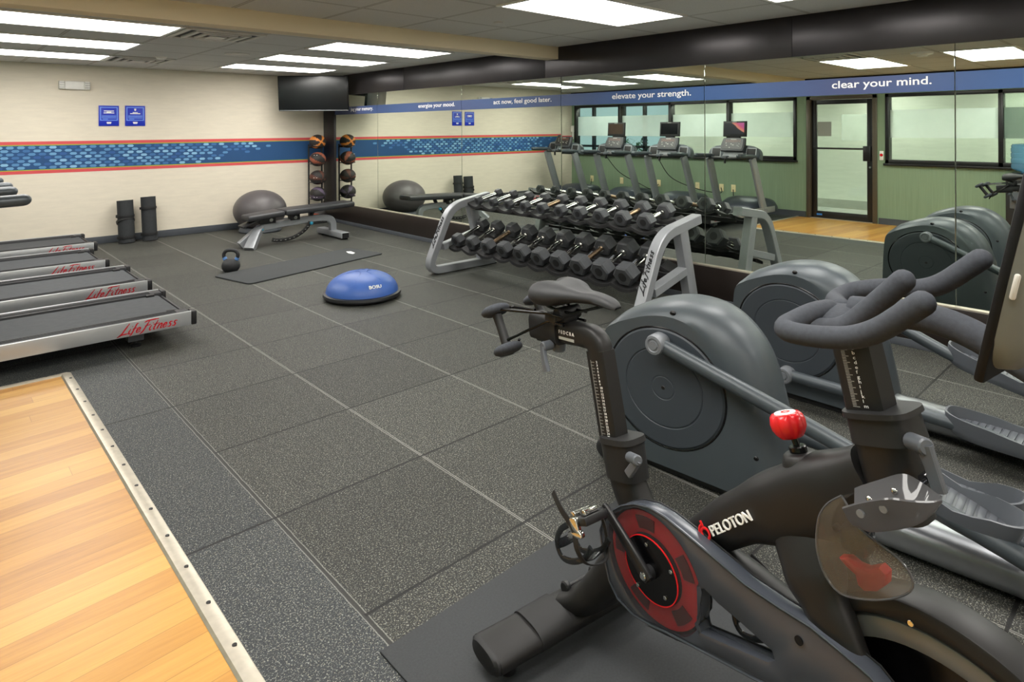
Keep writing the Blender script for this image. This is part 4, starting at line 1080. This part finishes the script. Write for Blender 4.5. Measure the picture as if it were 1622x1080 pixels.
# rear stabiliser
bt('rear_stabilizer', 'frame_black', [(.015, -.355, .068), (.015, .355, .068)], (.072, .028), 24, (0, 0, 1), 2.8)
for s in (-1, 1):
    o = MB().loft([[(.015+.068*math.copysign(abs(math.cos(a))**(2/2.6), math.cos(a))*k, s*(.355+e), .068+.030*math.copysign(abs(math.sin(a))**(2/2.6), math.sin(a))*k) for a in [2*PI*j/24 for j in range(24)]] for e, k in ((0, 1.02), (.008, 1.02), (.016, .86))]).build('end_cap', 'matt_black', BK)
    MB().lathe([(0, .007), (.024, .007), (.026, .03), (.018, .042), (0, .042)], 18, T(.03, s*.298, 0)).build('leveling_foot', 'black_plastic', o)
    MB().tube([(.015, s*.10, .072), (.015, s*.215, .069)], [(.074, .036), (.073, .034)], 24, (0, 0, 1), sq=2.6).build('clamp_sleeve', 'matt_black', BK)
P, R = itp([(.0, 0, .078), (.06, 0, .115), (.125, 0, .19), (.20, 0, .29), (.33, 0, .40), (.44, 0, .475)], [(.10, .04), (.085, .045), (.06, .055), (.05, .06), (.05, .06), (.045, .05)])
bt('rear_frame', 'frame_black', P, R, 20, (0, 0, 1), 2.6)
MB().cyl((.0, -.062, .125), (.0, .062, .125), .007, 10).build('wheel_axle', 'black_plastic', BK)
for s in (-1, 1): MB().cyl((.0, s*.048, .125), (.0, s*.066, .125), .02, 16, .004).build('transport_wheel', 'black_plastic', BK)
# seat mast
P, R = itp([(.335, 0, .38), (.225, 0, .515), (.196, 0, .60)], [(.055, .035), (.055, .038), (.056, .04)])
bt('seat_tube', 'frame_black', P, R, 20, (0, 1, 0), 3, sm=50)
bt('seat_tube_collar', 'matt_black', [(.212, 0, .545), (.190, 0, .642)], [(.062, .044), (.064, .046)], 20, (0, 1, 0), 3.4)
bt('collar_ring', 'matt_black', [(.192, 0, .640), (.188, 0, .655)], [(.068, .05), (.066, .048)], 20, (0, 1, 0), 3.4)
sp = bt('seat_post', 'frame_black', [(.157, 0, .63), (.098, 0, .878)], (.038, .028), 16, (0, 1, 0), 6)
pa = Vector((-.059, 0, .248)).normalized(); pr = Vector((pa.z, 0, -pa.x))
def post_pt(t, q, b): v = Vector((.157, 0, .63)).lerp(Vector((.098, 0, .878)), t) + pr*q; return (v.x, b, v.z)
text('scale_numbers', '\n'.join(str(i) for i in range(1, 26)), 'white_print', sp, wm(post_pt(.05, .006, -.0288), pr, pa), width=.012, height=.225, size=.01)
m = MB()
for k in range(26):
    a = Vector(post_pt(.05+.9*k/25, -.016, -.0286)); L = .014 if k % 2 else .010
    m.add([a, a+pr*L, a+pr*L+pa*.0014, a+pa*.0014], [(0, 1, 2, 3)])
a = Vector(post_pt(.05, -.018, -.0286)); b = Vector(post_pt(.95, -.018, -.0286)); m.add([a, a+pr*.0016, b+pr*.0016, b], [(0, 1, 2, 3)])
m.build('scale_ticks', 'grey_print', sp, 0)
el = bt('seat_post_elbow', 'frame_black', rpath([(.104, 0, .855), (.088, 0, .915), (-.04, 0, .895)], [.07], 8), (.036, .030), 18, (0, 1, 0), 3.5, sm=50)
sl = bt('seat_slider', 'frame_black', [(.05, 0, .906), (-.19, 0, .882)], (.030, .035), 18, (0, 0, 1), 3.6)
text('scale_letters', 'FEDCBA', 'white_print', sl, wm((-.062, -.0305, .893), (1, 0, .1), (0, 0, 1)), width=.075, height=.011, spacing=1.5)
m = MB(); m.b2(-.062, .013, -.0308, -.0303, .878, .887, 0, T(0, 0, 0) @ T(-.03, 0, .88) @ RY(-.1) @ T(.03, 0, -.88)); m.build('scale_ticks', 'grey_print', sl, 0)
bt('slider_carriage', 'matt_black', [(-.075, 0, .892), (-.215, 0, .880)], (.038, .044), 18, (0, 0, 1), 4.5)
m = MB(); m.box((-.06, 0, .945), (.05, .06, .035), .01); m.cyl((-.055, -.045, .955), (-.055, .045, .955), .022, 18, .004); m.build('seat_clamp', 'matt_black', BK)
m = MB(); m.cyl((-.10, -.03, .846), (-.10, -.07, .846), .016, 14, .003); m.tube([(-.10, -.066, .846), (-.088, -.07, .81), (-.072, -.072, .775)], [(.010, .008), (.011, .008), (.013, .008)], 10, (0, 1, 0), sq=4); m.cyl((-.10, 0, .86), (-.10, 0, .82), .022, 14, .003); m.build('slider_lever', 'grey_plastic', BK)
# saddle
rings = []
prof = [(-.175, .020, 1.026, .985), (-.165, .070, 1.040, .978), (-.14, .094, 1.052, .972), (-.10, .104, 1.058, .972), (-.055, .094, 1.056, .982), (-.015, .068, 1.050, .998), (.03, .044, 1.048, 1.006), (.08, .034, 1.050, 1.012), (.13, .030, 1.048, 1.014), (.162, .024, 1.040, 1.014), (.176, .012, 1.031, 1.019)]
for a, w, zt, zb in prof:
    ring = []
    for j in range(24):
        q = 2*PI*j/24; cx, sz = math.cos(q), math.sin(q)
        y = w*math.copysign(abs(cx)**.8, cx); z = (zt+zb)/2 + (zt-zb)/2*math.copysign(abs(sz)**.75, sz)
        if sz > 0: z -= .010*math.exp(-(y/(.016+.1*w))**2)*(1 if a < .06 else .4) + .010*(abs(y)/w)**3*(.6)
        dx = -.0
        if a < -.12: dx = .045*math.exp(-(y/.028)**2)
        ring.append((a+dx, y, z))
    rings.append(ring)
R2 = []
for i in range(len(rings)-1):
    for k in range(4):
        t = k/4; r0, r1, r2, r3 = rings[max(i-1, 0)], rings[i], rings[i+1], rings[min(i+2, len(rings)-1)]
        R2.append([.5*((2*Vector(p1))+(Vector(p2)-Vector(p0))*t+(2*Vector(p0)-5*Vector(p1)+4*Vector(p2)-Vector(p3))*t*t+(3*Vector(p1)-Vector(p0)-3*Vector(p2)+Vector(p3))*t**3) for p0, p1, p2, p3 in zip(r0, r1, r2, r3)])
R2.append([Vector(p) for p in rings[-1]])
m = MB(); m.loft(R2); sd = m.build('saddle', 'saddle_skin', BK, 70)
for s in (-1, 1): MB().tube(spline([(-.13, s*.05, .985), (-.10, s*.035, .968), (-.02, s*.022, .966), (.04, s*.02, .985), (.12, s*.012, 1.016)], 5), .0045, 8).build('saddle_rail', 'gloss_black', sd)
# weight rack behind the saddle
for s in (-1, 1):
    y = s*.09
    bt('weight_holder', 'gloss_black', rpath([(-.02, s*.05, .957), (-.10, s*.055, .952), (-.30, y+s*.02, .928), (-.30, y-s*.045, .926), (-.17, s*.045, .945)], .012, 3), .0048, 8)
    bt('lower_holder', 'gloss_black', rpath([(-.02, s*.045, .93), (-.10, s*.045, .925), (-.255, y+s*.02, .83), (-.275, y+s*.03, .775), (-.275, y-s*.03, .775), (-.245, y-s*.035, .83)], .012, 3), .0048, 8)
m = MB(); m.box((-.085, 0, .937), (.06, .10, .036), .008); m.build('holder_bracket', 'black_plastic', BK)
for s, lb in ((-1, 'small grey hand weight in the rack behind the saddle, nearer the camera'), (1, 'small grey hand weight in the rack behind the saddle, nearer the mirrors')):
    t = thing('hand_weight', lb, 'hand weight', (0, 0, 0), 0, 'hand weights behind the saddle')
    t.matrix_world = Matrix.Translation((-3.605, -8.95, 0)) @ RZ(-PI/2-math.radians(8)) @ T(-.315 if s < 0 else -.36, s*.105, .915)
    q = aim((0, 0, 0), (.072, 0, -.105))
    MB().tube([(0, 0, .01), (0, 0, .05), (0, 0, .115)], [.017, .0155, .017], 16, M=q).build('handle', 'matt_black', t)
    for z in (-.005, .13): MB().lathe([(0, -.014), (.034, -.014), (.044, -.008), (.047, 0), (.044, .008), (.034, .014), (0, .014)], 28, q @ T(0, 0, z) @ S(1.15, .95, 1)).build('head', 'foam_grip', t, 60)
# main frame
P, R = itp([(.42, 0, .44), (.50, 0, .53), (.60, 0, .625), (.70, 0, .696), (.80, 0, .765), (.905, 0, .85)], [(.05, .045), (.052, .05), (.057, .058), (.066, .076), (.066, .084), (.05, .065)])
tt = bt('top_tube', 'frame_black', P, R, 24, (0, 0, 1), 2.7, sm=60)
P, R = itp([(.765, .0, .72), (.778, -.022, .665), (.800, -.044, .618), (.838, -.058, .568), (.895, -.066, .49), (.96, -.066, .33), (1.04, -.06, .09)], [(.03, .06), (.042, .080), (.040, .066), (.032, .048), (.026, .037), (.024, .037), (.026, .04)], 7)
bt('fork_blade', 'frame_black', P, R, 20, (1, 0, .3), 2.8, sm=60)
P = [Vector((p.x, -p.y, p.z)) for p in P]; bt('fork_blade', 'frame_black', P, R, 20, (1, 0, .3), 2.8, sm=60)
bt('front_stabilizer', 'frame_black', [(1.07, -.275, .06), (1.07, .275, .06)], (.06, .034), 20, (0, 0, 1), 2.6)
P, R = itp([(.44, .02, .43), (.53, .02, .470), (.64, .02, .462), (.76, .02, .435), (.87, .02, .37)], [(.034, .046)]*5)
bt('stay', 'frame_black', P, R, 18)
MB().lathe([(.050, .03), (.052, .045), (.047, .066), (.042, .086), (.037, .099), (.030, .104), (0, .104)], 28, aim((.772, 0, .735), (.742, 0, .832))).build('knob_boss', 'frame_black', BK, 60)
# resistance knob
MB().cyl((.742, 0, .826), (.735, 0, .846), .019, 20, .002).build('knob_seat', 'gloss_black', BK)
MB().cyl((.737, 0, .84), (.722, 0, .872), .0075, 12).build('knob_stem', 'gloss_black', BK)
rings = []; km = aim((.722, 0, .862), (.703, 0, .915))
for r, z in ((.006, -.002), (.024, -.002), (.031, .006), (.037, .018), (.038, .03), (.035, .042), (.029, .048), (.0, .049)):
    ring = []
    for j in range(64):
        a = 2*PI*j/64; f = 1-.13*max(0, math.cos(7*a))**1.5*(1 if .004 < z < .044 else .15); ring.append((r*1.08*f*math.cos(a), r*f*math.sin(a), z))
    rings.append(ring)
kn = MB().loft(rings, True, km).build('knob', 'red_gloss', BK, 50)
MB().lathe([(0, .0505), (.023, .050), (.024, .0485)], 32, km).build('knob_cap', 'white_print', kn)
MB().prism([(.010*math.cos(2*PI*k/20), .010*math.sin(2*PI*k/20)) for k in range(20)], .0006, km @ T(0, .002, .0512), [[(.006*math.cos(2*PI*k/20), .006*math.sin(2*PI*k/20)) for k in range(20)]]).build('knob_emblem', 'red_logo', kn, 0)
# head tube, clamp and handlebar
P, R = itp([(.955, 0, .80), (.942, 0, .86), (.935, 0, .905), (.925, 0, .945)], [(.050, .046), (.052, .048), (.056, .05), (.060, .052)])
bt('head_tube', 'frame_black', P, R, 20, (0, 1, 0), 3.2)
bt('head_clamp', 'matt_black', [(.930, 0, .937), (.916, 0, .985)], [(.062, .056), (.060, .052)], 24, (0, 1, 0), 3.6)
bt('clamp_rim', 'matt_black', [(.917, 0, .984), (.914, 0, .994)], [(.067, .058), (.066, .057)], 24, (0, 1, 0), 3.6)
m = MB(); m.cyl((.972, -.035, .965), (.985, -.043, .968), .006, 12); b_ = m.build('lever_bolt', 'chrome', BK)
m = MB(); m.cyl((.985, -.043, .968), (1.024, -.068, .978), .0155, 16, .003); m.tube([(1.018, -.064, .978), (1.030, -.064, .945), (1.043, -.064, .905)], [(.014, .008), (.012, .008), (.012, .008)], 10, (0, 1, 0), sq=4); m.build('clamp_lever', 'grey_plastic', BK)
m = MB(); m.cyl((.255, -.04, .635), (.29, -.07, .652), .006, 10); m.cyl((.28, -.06, .648), (.335, -.085, .668), .014, 14, .003); m.tube([(.33, -.08, .668), (.318, -.083, .645), (.300, -.085, .618)], [(.012, .008)]*3, 10, (0, 1, 0), sq=4); m.build('seat_lever', 'grey_plastic', BK)
hp = bt('handlebar_post', 'frame_black', [(.900, 0, .965), (.862, 0, 1.125)], (.038, .032), 16, (0, 1, 0), 6)
ha = Vector((-.038, 0, .16)).normalized(); hr = Vector((ha.z, 0, -ha.x))
def hp_pt(t, q, b): v = Vector((.900, 0, .965)).lerp(Vector((.862, 0, 1.125)), t) + hr*q; return Vector((v.x, b, v.z))
text('scale_letters', '\n'.join('abcdefghijklm'[i] for i in range(13)), 'white_print', hp, wm(hp_pt(.18, .004, -.0328), hr, ha), width=.009, height=.115, size=.01)
m = MB()
for k in range(40):
    a = hp_pt(.18+.72*k/39, -.018, -.0326); L = .014 if k % 4 == 0 else .008; m.add([a, a+hr*L, a+hr*L+ha*.0012, a+ha*.0012], [(0, 1, 2, 3)])
m.build('scale_ticks', 'grey_print', hp, 0)
hb = thing('handlebar', '', '', (0, 0, 0)); 
for k in ('label', 'category'):
    if k in hb: del hb[k]
hb.parent = BK
def grip(nm, pts, rad=.05, r=.0215): return bt(nm, 'foam_grip', rpath(pts, rad, 8), r, 18, (0, 0, 1), 2.0, hb, True, 70)
grip('right_grip', [(.825, -.03, 1.172), (.820, -.085, 1.174), (.800, -.168, 1.150), (.86, -.172, 1.153), (.965, -.165, 1.173), (1.058, -.165, 1.258)], [.03, .03, .04, .06], .0205)
grip('left_grip', [(.835, .0, 1.172), (.770, .09, 1.160), (.772, .158, 1.172), (.86, .163, 1.198), (.945, .155, 1.208), (1.030, .155, 1.287)], [.03, .04, .04, .05], .0205)
grip('inner_grip', [(.820, -.10, 1.146), (.875, -.068, 1.150), (.925, -.05, 1.205), (.978, -.05, 1.264)], [.03, .06], .0205)
MB().ell((.845, -.01, 1.160), (.055, .075, .026), 24, 14).build('handlebar_center', 'foam_grip', hb, 70)
# touch screen
q = T(1.212, 0, 1.345) @ RY(.20)
m = MB(); m.box((0, 0, 0), (.014, .60, .30), .005, q); mo = m.build('screen_housing', 'bezel_black', BK, 30)
m = MB(); rings = []
for x, w, h in ((.006, .298, .146), (.022, .292, .140), (.040, .26, .10), (.046, .20, .07)):
    ring = []
    for j in range(40):
        a = 2*PI*j/40; ring.append((x, w*math.copysign(abs(math.cos(a))**.3, math.cos(a)), h*math.copysign(abs(math.sin(a))**.3, math.sin(a))))
    rings.append(ring)
m.loft(rings, True, q); m.build('rear_shell', 'monitor_back', mo, 50)
MB().box((-.0078, 0, 0), (.002, .56, .26), 0, q).build('display', 'dark_screen', mo)
MB().box((.014, -.297, -.005), (.007, .008, .036), .003, q).build('volume_key', 'vent_white', mo)
MB().tube(rpath([(.86, 0, 1.175), (.99, 0, 1.193), (1.06, 0, 1.185), (1.14, 0, 1.150), (1.26, 0, 1.10), (1.32, 0, 1.16), (1.26, 0, 1.34)], .06), .027, 16).build('screen_arm', 'foam_grip', BK)
# drive guard
CGO = [(.207, .425), (.218, .37), (.242, .305), (.275, .275), (.335, .267), (.396, .279), (.443, .293), (.576, .325), (.692, .352), (.80, .38), (.90, .405), (.965, .425), (.99, .46), (.98, .505), (.94, .53), (.875, .541), (.825, .548), (.748, .545), (.671, .546), (.626, .554), (.506, .572), (.445, .580), (.392, .578), (.337, .561), (.291, .534), (.250, .498), (.220, .462)]
CGW = [(.549, .458), (.562, .466), (.60, .456), (.657, .450), (.735, .439), (.741, .425), (.726, .411), (.551, .360), (.543, .372)]
cc = (.396, .421)
def circ(r, n=48, k=1.14, c=cc): return [(c[0]+r*k*math.cos(2*PI*j/n), c[1]+r*math.sin(2*PI*j/n)) for j in range(n)]
m = MB(); m.prism(CGO, .042, T(0, -.082, 0) @ MAZ, [circ(.138), CGW[::-1]], bev=.008); cg = m.build('chain_guard', 'guard_plastic', BK, 40)
MB().prism(circ(.139), .004, T(0, -.101, 0) @ MAZ, [circ(.077)]).build('clear_ring', 'ring_clear', cg, 40)
bt('guard_rim', 'guard_plastic', [(p[0], -.103, p[1]) for p in CGO+[CGO[0]]], .003, 6, par=cg)
m = MB(); m.prism(circ(.132), .010, T(0, -.086, 0) @ MAZ, [circ(.080)]); cr = m.build('sprocket_ring', 'red_gloss', BK, 30)
m = MB()
for k in range(5):
    a0 = 2*PI*k/5+.3; pl = [(cc[0]+1.14*r*math.cos(a), cc[1]+r*math.sin(a)) for r, a in [(.090, a0+.5*j/5) for j in range(6)] + [(.120, a0+.5-.5*j/5) for j in range(6)]]
    m.prism(pl, .003, T(0, -.0925, 0) @ MAZ)
m.build('sprocket_recess', simple('dark_red', (92, 20, 22), .4).name, cr, 30)
m = MB(); m.prism(circ(.0765), .008, T(0, -.100, 0) @ MAZ); hc = m.build('hub_cover', 'gloss_black', BK, 30)
MB().prism(circ(.079), .003, T(0, -.1035, 0) @ MAZ, [circ(.0768)]).build('hub_edge', 'red_gloss', hc)
for p in ((.383, .479), (.464, .455), (.446, .380), (.353, .359)): MB().cyl((p[0], -.103, p[1]), (p[0], -.108, p[1]), .0052, 12, .001).build('hub_screw', 'chrome', hc)
MB().prism(CGO, .004, T(0, -.062, 0) @ MAZ, [CGW[::-1]]).build('guard_backplate', 'matt_black', cg, 0)
MB().cyl((.80, -.1, .505), (.80, -.106, .505), .009, 14).build('guard_bolt_hole', 'gloss_black', cg)
# crank arms and pedals
def crank(y, s, c, e):
    m = MB(); m.tube([(c[0]+.012*(1 if e[0] < c[0] else -1), y, c[1]-.008), (c[0], y, c[1]), (e[0], y+s*.006, e[1]), (e[0]-.008, y+s*.006, e[1]+.006)], [(.008, .014), (.010, .019), (.008, .012), (.007, .008)], 14, (0, 1, 0) if False else (1, 0, 1), sq=3)
    k = m.build('crank_arm', 'black_plastic', BK)
    MB().cyl((c[0], y, c[1]), (c[0], y+s*.013, c[1]), .010, 16, .002).build('crank_bolt', 'chrome', k)
    MB().cyl((c[0], 0, c[1]), (c[0], y, c[1]), .018, 20).build('bottom_bracket', 'black_plastic', k)
    p = thing('pedal', '', '', (0, 0, 0)); [p.pop(k_, None) for k_ in ('label', 'category')]; p.parent = BK
    p.matrix_local = T(e[0], y+s*.02, e[1]) @ RY(-.45)
    m = MB(); m.cyl((0, 0, 0), (0, s*.10, 0), .009, 12); m.b2(-.045, .045, s*.018, s*.030, -.010, .010, .003); m.b2(-.045, .045, s*.082, s*.095, -.010, .010, .003); m.b2(-.045, -.033, s*.02, s*.09, -.010, .010, .003); m.b2(.033, .045, s*.02, s*.09, -.010, .010, .003); m.b2(-.02, .02, s*.03, s*.085, -.008, .008, .003)
    m.build('pedal_body', 'black_plastic', p)
    m = MB(); m.b2(-.032, -.008, s*.03, s*.085, .007, .022, .003); m.b2(.008, .030, s*.035, s*.08, .007, .024, .003); m.cyl((-.02, s*.058, .014), (.02, s*.058, .014), .006, 10); m.build('cleat_clip', 'chrome', p)
    m = MB(); m.b2(-.018, .020, s*.094, s*.108, -.02, .014, .003); m.b2(-.028, .028, s*.093, s*.110, -.034, -.018, .004); m.build('strap_buckle', 'chrome', p)
    # toe cage hangs below the pedal
    lo = [(-.045, -.008), (-.085, -.02), (-.12, -.05), (-.115, -.085), (-.07, -.095), (-.01, -.085), (.03, -.06)]
    for yy in (.025, .088): MB().tube(spline([(x, s*yy, z) for x, z in lo], 4), [(.0035, .008)]*25, 8, (0, 0, 1), sq=3).build('toe_cage', 'toe_cage', p)
    m = MB(); m.tube(spline([(-.118, s*.02, -.055), (-.128, s*.057, -.06), (-.118, s*.093, -.055)], 5), [(.003, .012)]*11, 8, (0, 0, 1), sq=3); m.tube(spline([(-.03, s*.02, -.09), (-.03, s*.057, -.098), (-.03, s*.093, -.09)], 5), [(.003, .014)]*11, 8, (1, 0, 0), sq=3); m.build('toe_cage_bridge', 'toe_cage', p)
    m = MB(); m.tube(spline([(-.06, s*.10, .075), (-.03, s*.108, .035), (0, s*.106, -.01), (.0, s*.11, -.06), (-.005, s*.085, -.10), (.0, s*.03, -.105), (.01, s*.015, -.05), (.005, s*.012, -.005)], 5), [(.0018, .0095)]*36, 8, (1, 0, 0), sq=4); m.build('toe_strap', 'matt_black', p)
crank(-.122, -1, (.396, .416), (.258, .520))
crank(.122, 1, (.396, .416), (.534, .312))
# flywheel and its cover
fc = (1.03, .375)
def ring_pts(ra, rz, a0, a1, n): return [(fc[0]+ra*math.cos(a0+(a1-a0)*k/n), fc[1]+rz*math.sin(a0+(a1-a0)*k/n)) for k in range(n+1)]
m = MB(); m.prism(ring_pts(.268, .243, 0, 2*PI*.9999, 72)[:-1], .062, MAZ, [ring_pts(.232, .203, 0, 2*PI*.9999, 72)[:-1]], bev=.004); fw = m.build('flywheel', 'rim_grey', BK, 40)
MB().prism(ring_pts(.233, .204, 0, 2*PI*.9999, 60)[:-1], .012, MAZ).build('flywheel_disc', 'gloss_black', fw)
o_ = ring_pts(.305, .290, -.5, 2.75, 40); i_ = ring_pts(.272, .250, -.5, 2.75, 40)
m = MB(); m.prism(o_+i_[::-1], .085, MAZ, bev=.008); m.build('flywheel_cover', 'frame_black', BK, 40)
MB().cyl((.985, -.041, .63), (.985, -.046, .63), .006, 12, .001).build('cover_screw', 'chrome', BK)
MB().box((.945, -.03, .41), (.05, .02, .03), .005).build('sensor_bracket', 'black_plastic', BK)
# brake assembly under a clear shield
SH = [(.884, .836), (.860, .812), (.846, .79), (.837, .765), (.833, .722), (.838, .69), (.852, .662), (.880, .645), (.927, .661), (.973, .690), (1.006, .722), (1.010, .748), (.992, .768), (.965, .777), (.942, .782), (.918, .79), (.905, .80), (.897, .82)]
SH = [(v.x, v.z) for v in spline([(p[0], 0, p[1]) for p in SH+[SH[0]]], 3)][:-1]
m = MB(); m.prism(SH, .003, T(0, -.095, 0) @ MAZ); sh = m.build('brake_shield', 'smoke_clear', BK, 20)
pl = [(p[0], -.095, p[1]) for p in SH]
bt('shield_rim', 'scoop_plastic', pl+[pl[0]], .0022, 6, par=sh)
m = MB(); m.loft([[(p[0], -.095, p[1]) for p in SH[:22]], [(p[0]+.02, -.03, p[1]) for p in SH[:22]]], False, closed=False); m.build('shield_wall', 'smoke_clear', sh, 40)
MB().prism([(.868, .700), (.885, .708), (.902, .703), (.92, .706), (.945, .725), (.958, .718), (.957, .697), (.94, .675), (.918, .663), (.905, .668), (.900, .685), (.885, .69)], .03, T(0, -.065, 0) @ MAZ, bev=.006).build('brake_pad', 'red_felt', BK, 40)
m = MB(); m.box((.895, -.055, .745), (.05, .05, .05), .01); m.cyl((.87, -.08, .765), (.87, -.094, .765), .006, 12, .001); m.build('brake_block', 'smoke_plastic', BK)
back = [(.886, .838, -.05), (.93, .872, -.05), (.976, .905, -.05), (1.012, .908, -.06), (1.045, .913, -.085), (1.062, .922, -.105)]
fold = [(.918, .800, -.115), (.950, .804, -.12), (.992, .828, -.12), (1.030, .860, -.12), (1.055, .896, -.116), (1.065, .919, -.112)]
frnt = [(.910, .842, -.14), (.948, .872, -.145), (.995, .902, -.148), (1.03, .912, -.142), (1.055, .918, -.128), (1.066, .923, -.115)]
def sub3(A): return spline([(p[0], p[2], p[1]) for p in A], 4)
B3, F3, G3 = sub3(back), sub3(fold), sub3(frnt)
m = MB(); rings = []
for b, f, g in zip(B3, F3, G3):
    ins = [b.lerp(f, k/4) for k in range(4)] + [f+(b+g-2*f)*.06] + [f.lerp(g, k/4) for k in range(1, 5)]
    ou = [p + Vector((0, -.0 , -.0025)) + (p-(b+g)/2).normalized()*.0025 for p in ins]
    rings.append(ins + ou[::-1])
m.loft(rings); sc_ = m.build('sweat_scoop', 'scoop_plastic', BK, 40)
for p in ((.927, -.075, .842), (.972, -.075, .878)): MB().ell(p, (.0065, .004, .0065), 12, 8).build('scoop_screw', 'chrome', sc_)
for p in ((.945, -.138, .848), (.985, -.138, .876)): MB().cyl(p, (p[0], p[1]-.008, p[2]), .007, 12).build('scoop_boss', 'hub_grey', sc_)
MB().cyl((1.012, -.035, .912), (1.012, -.055, .912), .009, 14).build('shield_hinge', 'smoke_plastic', BK)
# brand lettering on the top tube
td = Vector((.76, 0, .65)).normalized(); tu = Vector((-td.z, 0, td.x))
o_ = Vector((.562, -.0665, .579))
text('lettering', 'PELOTON', 'white_print', tt, wm(o_, td, tu), width=.140, height=.0225, extrude=.004, bold=.0004)
lm = wm(Vector((.538, -.0655, .573)), td, tu) @ S(1.0, 1, 1)
m = MB()
m.tube([Vector((.012*math.cos(a), .012*math.sin(a), 0)) for a in [PI*1.15-2*PI*.80*k/20 for k in range(21)]], [(.0035, .002)]*21, 8, (0, 0, 1), M=lm)
m.tube([Vector((-.0125, -.026, 0)), Vector((-.0115, -.002, 0))], [(.0035, .002)]*2, 8, (0, 0, 1), M=lm)
m.tube([Vector((.0085+.019*math.cos(a)-.008, .019*math.sin(a), 0)) for a in [PI*.48+PI*.72*k/14 for k in range(15)]], [(.003, .002)]*15, 8, (0, 0, 1), M=lm)
m.tube([Vector((.002, .016, 0)), Vector((.003, .028, 0))], [(.0035, .002)]*2, 8, (0, 0, 1), M=lm)
m.build('brand_emblem', 'red_logo', tt)
# ---------------------------------------------------------------- water cooler (seen in the mirror)
t = thing('water_cooler', 'black and grey water cooler with a blue bottle, seen in the mirror', 'water cooler', (-6.10, -8.62, 0))
MB().b2(-.20, .20, -.20, .20, .02, .93, .03).build('cabinet', 'matt_black', t)
MB().b2(.185, .206, -.15, .15, .45, .80, .008).build('front_panel', 'grey_plastic', t)
MB().b2(.12, .26, -.12, .12, .55, .575, .006).build('drip_tray', 'black_plastic', t)
for y in (-.06, .06): MB().cyl((.22, y, .74), (.22, y, .69), .014, 12).build('tap', 'white_plastic', t)
MB().b2(-.19, .19, -.19, .19, .0, .03).build('plinth', 'black_plastic', t)
m = MB(); pr = [(0, .93), (.05, .93), (.06, .95), (.15, .985), (.165, 1.0)]
for k in range(4):
    z = 1.0+.075*k; pr += [(.168, z+.01), (.168, z+.055), (.160, z+.0625), (.160, z+.0675)]
pr += [(.165, 1.31), (.15, 1.335), (.06, 1.345), (0, 1.345)]
m.lathe(pr, 40); m.build('bottle', 'water_blue', t, 40)
